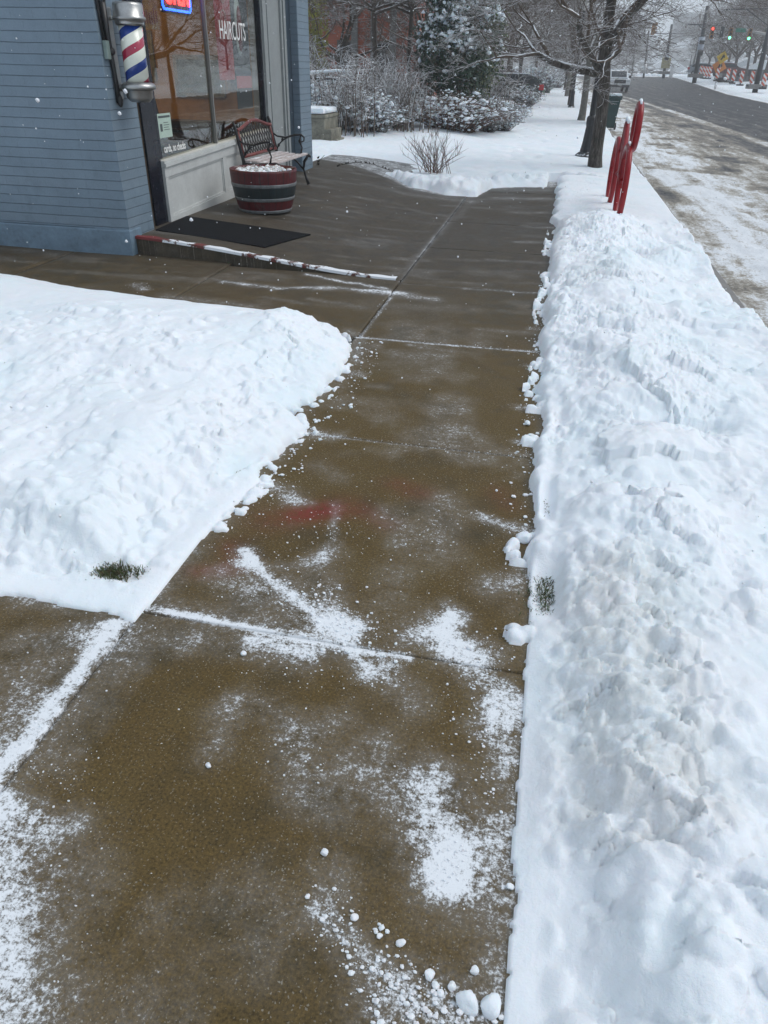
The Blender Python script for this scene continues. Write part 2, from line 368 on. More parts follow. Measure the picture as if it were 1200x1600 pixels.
# common paints
M_BLACK = mat('black_iron', (.012, .012, .013), .38, .4, 20, .3, .002)
M_BLACKSNOW = mat('black_iron_with_snow', (.014, .014, .015), .4, .4, 20, .2, .002, snow=.75)
M_GREYW = mat('grey_painted_wood', (.27, .29, .29), .5, .12, 8, .15)
M_WHITEW = mat('white_painted_wood', (.56, .575, .56), .5, .10, 5, .2)
M_DARKBLUE = mat('dark_blue_paint_and_shade', (.035, .055, .075), .45, .15, 8, .2)  # paint on the fascia; on the pilaster side it stands for shade
M_NAVY = mat('navy_door_paint', (.006, .008, .016), .25, .3, 6, .1)
M_CHROME = mat('dull_aluminium', (.42, .42, .41), .32, .15, 14, .1, metal=.9)
M_SILVER = mat('silver_strip', (.5, .5, .5), .35, .1, 14, 0, metal=.8)
M_RED = mat('red_powder_coat', (.24, .002, .006), .32, .12, 12, .05, coat=.1, spec=.3)
M_SOIL = mat('dark_soil', (.02, .016, .012), .9, .4, 30, .6, .01)

# ================================================================== TERRAIN AND PAVING
def aY(y): return np.interp(y, [-60, 48, 80, 110, 150, 178, 215, 300, 420, 2000], [0, 0, .10, .45, .9, 1.1, .2, -6, -12, -12])
def zroad(x, y): return aY(y) - .13 + .013*np.maximum(0, x-6)*sst(35, 80, y)

rng = np.random.default_rng(7)
def graded(a, b, f):                        # coordinates with spacing f(v)
    o = [a]
    while o[-1] < b: o.append(o[-1]+f(o[-1]))
    o[-1] = b; return np.array(o)

# edge of the shovelled paving
def xR(y):                                  # right bank edge
    e = .125 + .035*sst(8, 13, y)
    w = sst(1.9, 2.6, y)
    return e + w*(.085*fbm(y*2.2, y*0+3, 5, 4) + .035*np.maximum(0, fbm(y*7, y*0+8, 9, 3))*-1 - .015) + .016*fbm(y*9, y*0, 21, 4) + .007*fbm(y*19, y*0, 22, 3)
LB = np.array([(1.69, -1.205), (1.9, -1.20), (2.2, -1.195), (2.45, -1.17), (2.7, -1.14), (3.0, -1.16), (3.3, -1.10), (3.5, -1.26), (3.8, -1.17), (4.2, -1.13), (4.6, -1.19), (4.9, -1.36), (5.15, -1.66), (5.4, -2.2)])
def d_left(x, y):
    e = np.interp(y, LB[:, 0], LB[:, 1]) + .055*sst(2.4, 2.8, y)*fbm(x*6, y*6, 31, 4)
    yb = np.interp(x, [-30, -9, -4.7, -3.8, -2.95, -2.1, -1.62, -1.3], [8.3, 6.6, 5.70, 5.45, 5.33, 5.27, 5.17, 4.9]) + .03*fbm(x*5, y*5, 33, 3)
    yf = 1.70 - .02*(x+1.2) + .045*fbm(x*6, y*6, 35, 4)
    return np.minimum(np.minimum(e-x, yb-y), y-yf)
def yN(x): return np.interp(x, [-30, -4.6, -4.3, -3.3, -2.6, -2.1, -1.5, -1.05, -.95, -.9, .2, 2], [14.4, 14.35, 14.05, 13.45, 12.7, 12.0, 11.75, 11.85, 12.4, 12.8, 13.4, 13.45])
def clods(xs, ys, n, xr, yr, rr, seed, hfac=.8, dens=None):
    """domes of broken snow; xs, ys are the grid's 1-D coordinates"""
    out = np.zeros((len(ys), len(xs))); r_ = np.random.default_rng(seed)
    cx = r_.uniform(*xr, n); cy = yr[0]+(yr[1]-yr[0])*r_.random(n)**1.5; rad = rr[0]+(rr[1]-rr[0])*r_.random(n)**3
    for k in range(n):
        if dens is not None and r_.random() > dens(cx[k], cy[k]): continue
        r1 = rad[k]; i0, i1 = np.searchsorted(xs, (cx[k]-r1*1.5, cx[k]+r1*1.5)); j0, j1 = np.searchsorted(ys, (cy[k]-r1*1.5, cy[k]+r1*1.5))
        if i1-i0 < 2 or j1-j0 < 2: continue
        XX = xs[i0:i1][None]-cx[k]; YY = ys[j0:j1][:, None]-cy[k]; a = r_.uniform(0, 3.14); e = r_.uniform(.65, 1.2)
        u = XX*math.cos(a)+YY*math.sin(a); v = (-XX*math.sin(a)+YY*math.cos(a))/e
        t = r_.uniform(-.5, .5)
        q = np.maximum(np.abs(u)*.9+np.abs(v)*.45, np.abs(v))*.45+np.sqrt(u*u+v*v)*.6
        d = 1-(q/r1)**2
        h = np.where(d > 0, np.sqrt(np.maximum(d, 0))*r1*hfac*(1+t*u/r1), 0)
        out[j0:j1, i0:i1] = np.maximum(out[j0:j1, i0:i1], h)
    return out

def bank_rough(X, Y, s=0):
    m1 = sst(-.25, .45, fbm(X*.8+3, Y*.8, 36+s, 2)); m2 = sst(-.1, .4, fbm(X*1.3+7, Y*1.3, 38+s, 3))
    wx = X+.10*fbm(X*2.6, Y*2.6, 39+s, 3); wy = Y+.10*fbm(X*2.6, Y*2.6, 41+s, 3)
    return .100*fbm(wx*1.4, wy*1.4, 40+s, 4, .45) + (.012+.030*m1)*fbm(wx*4.2, wy*4.2, 44+s, 4) + (.004+.026*m2)*(np.abs(fbm(wx*7, wy*7, 48+s, 4))-.2) + .007*m1*fbm(X*30, Y*30, 52+s, 4)

# ---- right bank between pavement and kerb
ys = graded(-.6, 14.0, lambda v: .0065*(1+.42*max(v-.5, 0))); xs = np.concatenate([np.arange(.0, 1.0, .0075), np.arange(1.0, 1.66, .011), np.array([1.665, 1.69, 1.73, 1.78])])
X, Y = np.meshgrid(xs, ys)
d = X - xR(Y)
mess = sst(1.7, 2.6, Y)*(1-.85*sst(9.0, 10.5, Y))                 # thrown heap near, untouched snow further on
near = 1-sst(1.6, 2.4, Y)
strip = sst(.10, .30, X-.125)                                      # scraped strip beside the paving in front
H = (.085*(1-near) + near*(.022+.075*strip)) * (1-np.exp(-np.maximum(d, 0)/(.02+.04*near)))
ridge = np.exp(-((X-.62-.1*fbm(Y*.7, Y*0, 61, 2))/.33)**2)
H += sst(0, .16, d)*((.10*mess+.06*near*strip)*ridge + .02)
H += sst(.0, .10, d)*bank_rough(X, Y)*(0.35+.9*np.maximum(mess, near*strip))*(1-.75*sst(9, 11, Y))
dirtzone = np.exp(-((X-.42)/.22)**2)*sst(1.0, 1.2, Y)*(1-sst(2.1, 2.5, Y)) + .5*np.exp(-((X-.5)/.25)**2-((Y-6.6)/.5)**2)
cz = cells(X*11+fbm(X*6, Y*6, 3)*2, Y*11+fbm(X*6, Y*6, 4)*2, 5, 1.8)*.021 + cells(X*27+fbm(X*20, Y*20, 3), Y*27, 6, 1.6)*.014
cmask = np.clip(dirtzone*1.2 + .75*mess*sst(.1, .35, fbm(X*1.7, Y*1.7, 71, 3)+.25)*(1-sst(1.1, 1.35, X)) , 0, 1)*sst(.02, .08, d)
H += cz*cmask
lowm = (1-sst(1.1, 1.5, Y))*sst(.05, .25, d)
H += lowm*(cells(X*5.5+1.2*fbm(X*5, Y*5, 64, 3), Y*5.5+1.2*fbm(X*5, Y*5, 65, 3), 66, 1.3)*.035 + cells(X*15+fbm(X*9, Y*9, 67, 3), Y*15, 68, 1.5)*.010*sst(-.1, .3, fbm(X*2.5, Y*2.5, 69, 2)) + .012*fbm(X*16, Y*16, 70, 4))
big = cells(X*3.6+.6*fbm(X*6, Y*6, 14, 3), Y*3.6+.6*fbm(X*6, Y*6, 15, 3), 17, 1.0)*.06
H += big*sst(.05, .2, d)*mess*(.4+.6*ridge)
H += clods(xs, ys, 900, (.13, 1.5), (2.0, 9.5), (.010, .060), 3, .48, lambda x, y: .62 if x < .6 else .2)*sst(-.01, .02, d)
SP = clods(xs, ys, 1100, (.0, .26), (1.9, 9.5), (.010, .050), 13, .85)*(d > -.085)*(fbm(Y*1.7, X*0, 91, 3) > -.12)
SP += 0*X
H += clods(xs, ys, 420, (.16, 1.55), (.5, 2.6), (.012, .085), 4, .5)*sst(.06, .12, d)
# hollow by the kerb end of the near heap and two broad dips
H -= .05*np.exp(-((X-.95)/.18)**2-((Y-1.0)/.25)**2) + .04*np.exp(-((X-1.3)/.2)**2-((Y-2.0)/.4)**2)
# grass gap beside the pavement
gap = np.exp(-((X-.175)/.055)**4-((Y-2.16)/.17)**4); gap2 = np.exp(-((X-.17)/.03)**4-((Y-2.78)/.15)**4)
H = H*(1-np.clip(gap*1.05+gap2*.95, 0, 1))
H = np.where(d < 0, np.where(SP > .008, SP-.006, -.03), np.maximum(H, SP))
H = H*(1-sst(1.60, 1.76, X)) - .16*sst(1.60, 1.78, X) + .01
KEEP = (H > -.02) | (X > 1.6)
dirt = np.clip(dirtzone*1.3+.5*np.exp(-((X-1.15)/.2)**2-((Y-2.1)/.12)**2)+.35*np.exp(-((X-.85)/.12)**2-((Y-2.05)/.1)**2)+.15*mess*(fbm(X*1.3, Y*1.3, 77, 3) > .28)*sst(0, .3, X-.2), 0, 1) + .0
bank = part('snow_bank', grid_mesh('snow_bank', X, Y, H, MS, KEEP, {'dirt': dirt*.36})); tag(bank, kind='structure')

# ---- left bank
xs = graded(-9, -1.0, lambda v: .010*(1+.35*max(-v-2.6, 0))); ys = graded(1.6, 8.0, lambda v: .009*(1+.12*max(v-1.6, 0)))
X, Y = np.meshgrid(xs, ys); d = d_left(X, Y)
corner = sst(-2.2, -1.6, X)*(1-sst(2.5, 3.0, Y))
H = (.045-.022*corner)*(1-np.exp(-np.maximum(d, 0)/.02)) + (.14+.02*corner)*sst(.04+.12*corner, .62-.1*corner, d+.10*fbm(X*2.3, Y*2.3, 83, 4))
flat = sst(4.1, 4.9, Y+.18*X*-1-.55)        # untouched snow along the far side
H += sst(.0, .15, d)*(bank_rough(X, Y, 100)*(.22+.62*(1-flat))*(1-.8*corner*(d < .16)) + .07*fbm(X*.9, Y*.9, 180, 2)*(1-flat))
H += sst(.08, .2, d)*(1-sst(.35, .6, d))*(1-flat)*(cells(X*9+fbm(X*6, Y*6, 3)*2, Y*9+fbm(X*6, Y*6, 4)*2, 35, 1.8)*.022+cells(X*24, Y*24, 36, 1.6)*.008)
H += .05*np.exp(-((X+2.4)/.9)**2-((Y-3.9)/.7)**2) + .06*np.exp(-((X+1.5)/.25)**2-((Y-4.7)/.25)**2)
big = cells(X*4+.6*fbm(X*6, Y*6, 14, 3), Y*4+.6*fbm(X*6, Y*6, 15, 3), 23, .8)*.018
H += big*sst(.1, .3, d)*(1-flat)*sst(-.1, .15, fbm(X*1.1, Y*1.1, 90, 2)+.1)
H += clods(xs, ys, 1500, (-4.5, -1.1), (1.8, 5.0), (.010, .055), 9, .5, lambda x, y: 1.0 if y < 4.4 else .15)*sst(.03, .2, d)*(1-.8*flat)
H += clods(xs, ys, 260, (-1.5, -1.05), (2.0, 5.0), (.010, .04), 10, .5)*sst(-.02, .05, d)
gx, gy = g(178, 880, .05); gap = np.exp(-((X-gx)/.10)**4-((Y-gy)/.055)**4); gx2, gy2 = g(381, 722, .05)
ca = math.cos(R(-70)); sa = math.sin(R(-70)); u = (X-gx2)*ca-(Y-gy2)*sa; v = (X-gx2)*sa+(Y-gy2)*ca
gap2 = np.exp(-(v/.022)**4-(u/.13)**4)
ed = np.exp(-((X+1.42-.02*fbm(Y*6, Y*0, 5))/.008)**2)*sst(1.85, 2.0, Y)*(1-sst(2.5, 2.7, Y))
SP = clods(xs, ys, 1500, (-1.6, -1.0), (2.3, 5.2), (.008, .04), 19, .8)*(d > -.07)
H = H*(1-np.clip(gap*1.05+gap2*.9, 0, 1)) - .02*ed
H = np.where(d < 0, np.where(SP > .008, SP-.006, -.03), H)
bank2 = part('snow_lawn', grid_mesh('snow_lawn', X, Y, H, MS, H > -.015, {'dirt': X*0})); tag(bank2, kind='structure')

# ---- snow field beyond the paving, over the buried pavement and lawn
xs = np.concatenate([graded(-16, -5.2, lambda v: .12), np.arange(-5.1, 1.62, .03), np.array([1.62, 1.66, 1.7, 1.76])]); ys = graded(11.2, 120, lambda v: .028*(1+.16*max(v-11.2, 0)))
X, Y = np.meshgrid(xs, ys); d = Y - yN(X) + .14*fbm(X*2.2, Y*2.2, 133, 4)
inright = (Y < 14.0) & (X > .0)
H = aY(Y)*.98 + .085*(1-np.exp(-np.maximum(d, 0)/.22)) + sst(0, .3, d)*(.05*fbm(X*1.0, Y*1.0, 140, 3)+.02*fbm(X*5, Y*5, 145, 3)*np.exp(-np.maximum(Y-14, 0)/14))
H += sst(0, .25, d)*(.10*np.exp(-((d-.4)/.35)**2))*np.exp(-((X+1.6)/1.0)**2) + .07*sst(0, .25, d)*np.exp(-((Y-14.0)/.4)**2)*sst(-1.1, -.8, X)*(1-sst(.5, .9, X))
H += sst(.02, .1, d)*(np.exp(-((d-.35)/.35)**2))*(np.abs(cells(X*6, Y*6, 9, 1.5))*.10)*(X > -2.6)
H += .10*sst(-3.2, -6, X)*sst(14.5, 18, Y) + .16*sst(-1.5, -3.5, X)*sst(17, 24, Y)      # lawn rises a little
# trodden footprints up the middle
r_ = random.Random(5)
for k in range(90):
    yy = 14.2+k*.42+r_.uniform(-.1, .1); xx = -.55+r_.uniform(-.35, .35)+(.12 if k%2 else -.12)
    H -= .030*np.exp(-((X-xx)/.09)**2-((Y-yy)/.15)**2)
H = np.where(d < 0, -.03, H)
H = H*(1-sst(1.62, 1.72, X)) + (aY(Y)-.17)*sst(1.62, 1.74, X)
H = np.where(inright, -.2, H)
field = part('snow_field', grid_mesh('snow_field', X, Y, H, MS, (H > -.02) & ~inright | (X > 1.64) & (Y > 14), {'dirt': X*0})); tag(field, kind='structure')

# ---- dusting strokes on the concrete (world metres): points, half-width, strength
ST = [
 ([(-1.24, 1.775), (-.79, 1.75), (-.42, 1.735), (-.25, 1.73)], .018, 1.25), ([(-1.3, 1.79), (-.5, 1.75)], .06, .45),
 ([(-1.12, 3.28), (-.67, 3.27), (-.33, 3.27), (-.01, 3.28)], .016, .62), ([(-1.21, 4.88), (-.55, 4.88), (.11, 4.90)], .022, 1.0),
 ([(-1.3, 3.3), (-.95, 3.28)], .06, .7), ([(-1.185, 5.96), (-1.185, 4.91)], .02, .85), ([(-1.3, 5.0), (-1.15, 4.7), (-1.1, 4.4)], .07, .6),
 ([(-1.2, 6.45), (.1, 6.47)], .025, .35), ([(-.6, 6.42), (.1, 6.45)], .03, .6), ([(-.8, 4.8), (-.5, 4.75)], .05, .5),
 ([(-1.27, 1.66), (-1.25, 1.4), (-1.26, 1.22), (-1.27, .95)], .035, 1.15), ([(-1.36, 1.3), (-1.3, 1.0), (-1.3, .9)], .10, .62), ([(-1.55, 1.5), (-1.2, 1.6), (-1.0, 1.62)], .06, .42),
 ([(-1.24, 1.64), (-1.34, 1.60)], .07, .55), ([(-1.01, 2.17), (-.94, 2.10)], .035, 1.3), ([(-.96, 2.12), (-.75, 1.97), (-.54, 1.82), (-.39, 1.67)], .022, .95),
 ([(-.80, 1.98), (-.52, 1.82)], .09, .60), ([(-.56, 1.86), (-.46, 1.83)], .045, 1.2), ([(-1.02, 2.0), (-.9, 1.92)], .06, .55),
 ([(-.74, 2.62), (-.69, 2.4), (-.67, 2.25)], .03, .6), ([(-.66, 2.22), (-.84, 2.13)], .03, .5), ([(-.67, 2.2), (-.6, 1.95)], .07, .45),
 ([(-.17, 1.98), (-.17, 1.88), (-.13, 1.82)], .05, 1.1), ([(-.26, 1.84), (-.02, 1.80)], .07, .75), ([(-.08, 1.75), (.03, 1.66), (.09, 1.58)], .055, .72), ([(.06, 1.6), (.03, 1.5), (.08, 1.4)], .05, .62),
 ([(-.42, 1.70), (-.30, 1.60), (-.2, 1.55)], .06, .5), ([(-.3, 1.66), (-.38, 1.60)], .03, .8), ([(-.78, 1.70), (-.55, 1.66)], .035, .9), ([(-1.0, 1.66), (-.6, 1.62)], .05, .35),
 ([(-.1, 1.27), (-.06, 1.12), (-.035, 1.06)], .065, .85), ([(-.035, 1.07), (-.015, 1.03)], .042, 1.5), ([(-.16, 1.25), (-.02, 1.0), (.08, 1.15)], .11, .42), ([(.10, 1.6), (.10, 1.2), (.11, .8)], .045, .48),
 ([(-.53, 1.36), (-.50, 1.28), (-.45, 1.18)], .055, .55), ([(-.43, 1.42), (-.47, 1.38)], .06, .45), ([(-.36, 1.28), (-.36, 1.14)], .05, .42), ([(-.76, 1.40), (-.73, 1.33), (-.72, 1.26)], .05, .5), ([(-.70, 1.43), (-.62, 1.42)], .05, .38), ([(-.28, 1.38), (-.26, 1.22)], .05, .4),
 ([(-1.18, .92), (-1.1, .80), (-.95, .62), (-.84, .48)], .085, .86), ([(-1.02, .74), (-.8, .60), (-.7, .5)], .08, .42), ([(-1.24, .96), (-1.0, .93)], .05, .5), ([(-1.0, .9), (-.86, .8)], .07, .38),
 ([(-.32, .89), (-.25, .84), (-.17, .79), (-.05, .745), (.04, .74)], .04, .62), ([(-.32, .98), (-.28, .92)], .05, .4), ([(-.1, .68), (.08, .66)], .08, .55), ([(-.42, .78), (-.4, .72)], .05, .3),
 ([(-1.16, 2.72), (-1.03, 2.66), (-.92, 2.62)], .05, .62), ([(-.28, 2.75), (-.28, 2.45), (-.25, 2.35)], .09, .45), ([(-.12, 2.68), (.06, 2.62), (.12, 2.60)], .035, .75), ([(.0, 2.2), (.12, 2.3)], .07, .6), ([(-.40, 2.2), (-.36, 2.0)], .06, .38),
 ([(-.95, 2.95), (-.8, 2.85)], .05, .3), ([(-.5, 2.6), (-.42, 2.4)], .06, .4), ([(-1.0, 2.62), (-.86, 2.6)], .03, .5),
 ([(0, 3.9), (.15, 3.9)], .05, .85), ([(-.02, 3.3), (.13, 3.33)], .03, .6), ([(.02, 3.45), (.14, 3.5)], .035, .8), ([(-.92, 4.0), (-.82, 4.0)], .04, .4), ([(.0, 4.6), (.15, 4.65)], .03, .6), ([(.0, 5.4), (.15, 5.45)], .03, .6),
 ([(-1.1, 4.2), (-1.0, 4.15)], .05, .7), ([(-1.05, 3.75), (-.98, 3.72)], .03, .5), ([(-.7, 4.45), (-.4, 4.35)], .03, .3),
 # snow blown along the foot of the ramp
 ([(-2.12, 6.52), (-1.6, 6.33), (-1.28, 6.22)], .04, .95), ([(-2.72, 6.05), (-2.2, 5.99), (-1.6, 6.15), (-1.1, 6.12)], .055, .85), ([(-1.4, 6.1), (-.9, 6.02), (-.8, 6.0)], .08, .72), ([(-1.8, 5.75), (-1.35, 5.6)], .05, .45), ([(-2.2, 5.65), (-1.8, 5.6)], .04, .4),
 ([(-3.4, 5.75), (-3.25, 5.62)], .05, .7), ([(-2.9, 6.15), (-2.7, 6.1)], .04, .5), ([(-3.0, 5.5), (-2.2, 5.42)], .08, .5), ([(-1.2, 5.7), (-.5, 5.8)], .12, .28), ([(-.4, 5.3), (.1, 5.3)], .05, .4),
 ([(-1.25, 7.0), (-1.15, 9.5), (-1.05, 11.4)], .04, .32), ([(-1.2, 6.5), (-1.2, 9.0), (-1.2, 11.6)], .022, .65), ([(-.5, 7.6), (.1, 7.65)], .05, .4), ([(-.3, 8.6), (.15, 8.7)], .06, .55), ([(-.2, 9.6), (.15, 9.6)], .08, .55), ([(-.4, 10.6), (.15, 10.7)], .10, .5), ([(-.7, 11.8), (.15, 12)], .16, .6), ([(-.8, 12.7), (.1, 12.9)], .18, .5), ([(-2.2, 11.5), (-1.0, 11.3)], .14, .4),
([(-.5, 8.0), (-.1, 8.02)], .02, .2), ([(-1.2, 9.6), (-.6, 9.62)], .02, .2), ([(-.9, 11.2), (.1, 11.2)], .03, .3), ([(-.6, 7.1), (-.2, 7.0)], .1, .25)]
RED = [([(-.87, 2.50), (-.76, 2.55)], .07, .75), ([(-.98, 2.43), (-.7, 2.6)], .10, .35), ([(-.52, 2.85), (-.40, 2.8)], .07, .35), ([(-.60, 2.6), (-.5, 2.5)], .06, .3), ([(-1.12, 2.02), (-1.05, 2.05)], .05, .5), ([(-.98, 2.1), (-1.05, 2.2)], .06, .4), ([(-.05, 2.9), (0, 2.8)], .07, .22)]
def stroke(X, Y, pts, w, s):
    out = np.full(X.shape, 1e9)
    for (x0, y0), (x1, y1) in zip(pts[:-1], pts[1:]):
        dx, dy = x1-x0, y1-y0; t = np.clip(((X-x0)*dx+(Y-y0)*dy)/(dx*dx+dy*dy+1e-12), 0, 1)
        out = np.minimum(out, (X-x0-t*dx)**2+(Y-y0-t*dy)**2)
    return s*np.exp(-out/(w*w))
def dustf(X, Y):
    WX = X+.045*fbm(X*6, Y*6, 201, 4)+.018*fbm(X*22, Y*22, 202, 2); WY = Y+.045*fbm(X*6, Y*6, 203, 4)+.018*fbm(X*22, Y*22, 204, 2)
    D = np.zeros(X.shape)
    for p, w, s in ST:
        jx = 1 if w > .023 else .0
        if w > .03 and p[0][1] < 3: w *= 1.22; s *= 1.15
        A = stroke(WX*jx+(X+.006*fbm(X*8, Y*8, 9, 2))*(1-jx), WY*jx+(Y+.006*fbm(X*8, Y*8, 10, 2))*(1-jx), p, w, s); D = 1-(1-np.clip(D, 0, 1.6)/1.6)*(1-np.clip(A, 0, 1.6)/1.6); D *= 1.6
    nearf = 1-sst(4.5, 6.5, Y)
    D = np.maximum(D, nearf*(.48*sst(.0, .5, fbm(X*2.4, Y*2.4, 210, 5))+.02))
    D = np.maximum(D, .30*sst(.1, .5, fbm(X*1.6, Y*5, 215, 4))*(1-nearf))
    dR = xR(Y)-X; edge = .55*np.exp(-np.maximum(dR, 0)/.035)*sst(-2, 2, Y)
    D = np.maximum(D, np.where(X > -1.2, edge*(.6+fbm(X*5, Y*3, 220, 3)), 0))
    dl = -d_left(X, Y); D = np.maximum(D, .9*np.exp(-np.maximum(dl, 0)/.045)*(.7+fbm(X*6, Y*6, 222, 3)*.9))
    dn = yN(X)-Y; D = np.maximum(D, .8*np.exp(-np.maximum(dn, 0)/.12))
    return np.clip(D, 0, 1.6)
def slab(x0, x1, y0, y1, step, zf, px=None):
    gpx = .004
    xs = np.linspace(x0+gpx, x1-gpx, max(2, int((x1-x0)/step))); ys = np.linspace(y0+gpx, y1-gpx, max(2, int((y1-y0)/step)))
    xs = np.concatenate([[xs[0]], xs, [xs[-1]]]); ys = np.concatenate([[ys[0]], ys, [ys[-1]]])
    X, Y = np.meshgrid(xs, ys); Z = zf(X, Y)+0*X
    Z[0] -= .03; Z[-1] -= .03; Z[:, 0] -= .03; Z[:, -1] -= .03
    rd = sum(stroke(X+.03*fbm(X*9, Y*9, 301, 3), Y+.03*fbm(X*9, Y*9, 302, 3), p, w, s) for p, w, s in RED) if y0 < 4 and x0 > -1.3 else X*0
    # worn rounded slab edges keep a little snow; joints are open grooves
    return X, Y, Z, dustf(X, Y), rd
def join_grids(name, gs, mat_, kind):
    cs, qs, ds, rs, o = [], [], [], [], 0
    for X, Y, Z, D, RD in gs:
        ny, nx = X.shape; i = np.arange(ny*nx).reshape(ny, nx)+o
        qs.append(np.stack([i[:-1, :-1], i[:-1, 1:], i[1:, 1:], i[1:, :-1]], -1).reshape(-1, 4)); cs.append(np.stack([X, Y, Z], -1).reshape(-1, 3)); ds.append(D.ravel()); rs.append(RD.ravel()); o += ny*nx
    co = np.concatenate(cs).astype(np.float32); q = np.concatenate(qs)
    me = bpy.data.meshes.new(name); me.vertices.add(len(co)); me.vertices.foreach_set('co', co.ravel())
    me.loops.add(q.size); me.loops.foreach_set('vertex_index', q.ravel().astype(np.int32)); me.polygons.add(len(q))
    me.polygons.foreach_set('loop_start', (np.arange(len(q))*4).astype(np.int32)); me.polygons.foreach_set('loop_total', np.full(len(q), 4, np.int32)); me.update(calc_edges=True)
    for k, a in (('dust', np.concatenate(ds)), ('red', np.concatenate(rs))): t = me.attributes.new(k, 'FLOAT', 'POINT'); t.data.foreach_set('value', a.astype(np.float32))
    me.materials.append(mat_); o_ = bpy.data.objects.new(name, me); C.objects.link(o_); tag(o_, kind=kind); return o_
flatz = lambda X, Y: X*0
JY = [-2.7, -1.2, .3, 1.745, 3.275, 4.885, 6.45, 8.0, 9.6, 11.2, 12.4, 14.6]
gs = []
for a, b in zip(JY[:-1], JY[1:]):
    if b < .5 and a < -1: st = .06
    else: st = .010 if b < 5 else .02 if b < 9 else .04
    gs.append(slab(-1.2 if a > 4 else -1.22, .32, a, b, st, flatz))
gs.append(slab(-2.75, -1.221, .3, 1.735, .012, flatz)); gs.append(slab(-4.2, -2.76, .3, 1.735, .04, flatz)); gs.append(slab(-2.75, -1.23, -1.2, .3, .05, flatz))
walk = join_grids('sidewalk', gs, MCON, 'structure')
# walkway along the side of the shop, then the ramp in front of the storefront
def rampz(X, Y): return .155*sst(0, 1, (-1.35-X)/2.75)**.9 * (1+.25*sst(9, 13, Y))
gs = [slab(-2.9, -1.21, 4.9, 6.62, .02, flatz), slab(-4.6, -2.91, 4.9, 6.98, .03, flatz), slab(-9, -4.61, 4.9, 8.6, .08, lambda X, Y: .012*(-4.6-X))]
join_grids('walkway', gs, MCON, 'structure')
def ramp_edge(x): return np.interp(x, [-4.1, -2.66, -1.3], [6.86, 6.71, 6.55])
xs = np.linspace(-4.15, -1.199, 110); t = np.linspace(0, 1, 190); XX, TT = np.meshgrid(xs, t); YY = ramp_edge(XX)+TT*(14.8-ramp_edge(XX))
Z = rampz(XX, YY)+.004
gr = [(XX, YY, Z, dustf(XX, YY), XX*0)]
xw = np.repeat(xs[None], 2, 0); yw = np.repeat(ramp_edge(xs)[None], 2, 0); zw = np.stack([-.05+0*xs, rampz(xs, ramp_edge(xs))+.004])
gr.append((xw, yw, zw, xw*0+.05, xw*0))
join_grids('entrance_ramp', gr, MCON, 'structure')
# under-slab bed (dark joints)
bed = part('ground_bed', MB().bb(-9, 1.6, -3, 15, -.25, -.028), M_SOIL); tag(bed, kind='structure')

# ---- kerb, road
kb = MB(); kb.bb(1.60, 1.74, -4, 60, -.3, .0, .01)
tag(part('kerb', kb, mat('kerb_concrete', (.2, .19, .18), .7, .2, 6)), kind='structure')
xs = np.concatenate([np.arange(1.70, 7.2, .035), np.arange(7.2, 22, .1), np.array([22, 26, 32])]); ys = np.concatenate([graded(-6, 4.5, lambda v: .3), graded(4.55, 215, lambda v: .022*(1+.1*max(v-4.5, 0)))])
X, Y = np.meshgrid(xs, ys)
e0 = np.interp(Y, [0, 20, 27, 47, 65, 83, 120, 170], [6.3, 6.4, 6.6, 6.3, 5.6, 4.3, 3.2, 1.5])         # slush / asphalt edge
e1 = np.interp(Y, [0, 50, 80, 110, 150, 180, 215], [13.6, 13.8, 14.8, 16.7, 19, 20, 12])               # far side
u = (X-1.7)/(e0-1.7)
S = np.interp(u, [0, .05, .12, .30, .45, .55, .66, .74, .80, .86, .92, .97, 1.03, 1.5], [.66, .56, .76, .72, .54, .50, .46, .42, .22, .28, .56, .46, .20, .12])
S += .10*(1-sst(7, 12, Y))*(u < .6) + .16*sst(.05, .4, fbm(X*1.1, Y*.35, 400, 4))*(u < 1) - .22*sst(.1, .45, fbm(X*1.6, Y*.9, 404, 3))*(u < .75)
S += -.25*np.exp(-((X-2.05)/.3)**2)*(sst(7.5, 8.5, Y)*(1-sst(14, 17, Y)))*(.6+fbm(X*2, Y*1.2, 410, 3)) - .5*np.exp(-((X-1.9)/.22)**2-((Y-5.4)/.5)**2) - .4*np.exp(-((X-2.1)/.35)**2-((Y-7.6)/.5)**2)
for q_, a_ in ((7.3, .16), (8.1, .22), (8.7, .12), (9.8, .18), (10.6, .10), (11.5, .20), (12.6, .14)): S += a_*np.exp(-((X-q_-(e0-6.4)*.8-.1*fbm(Y*.05, X*0, 470, 2))/.16)**2)*(.6+1.2*fbm(X*1.2, Y*.08, 471, 3))
S = np.where(X > e1, .85+.1*fbm(X, Y*.5, 420, 3), S)
S += .10*sst(60, 130, Y)*(X < e1)
Z = zroad(X, Y)+.055*np.clip(S-.2, 0, 1)*sst(0, .05, u)+np.clip(S, 0, 1)*(u < 1.05)*(.05*fbm(X*5, Y*3, 430, 4)+.025*np.abs(fbm(X*14, Y*12, 434, 3)))*(1-sst(30, 60, Y)*.7)+.10*sst(0, 1.5, X-e1)
tag(part('road', grid_mesh('road', X, Y, Z, MROAD, None, {'dust': S})), kind='structure')

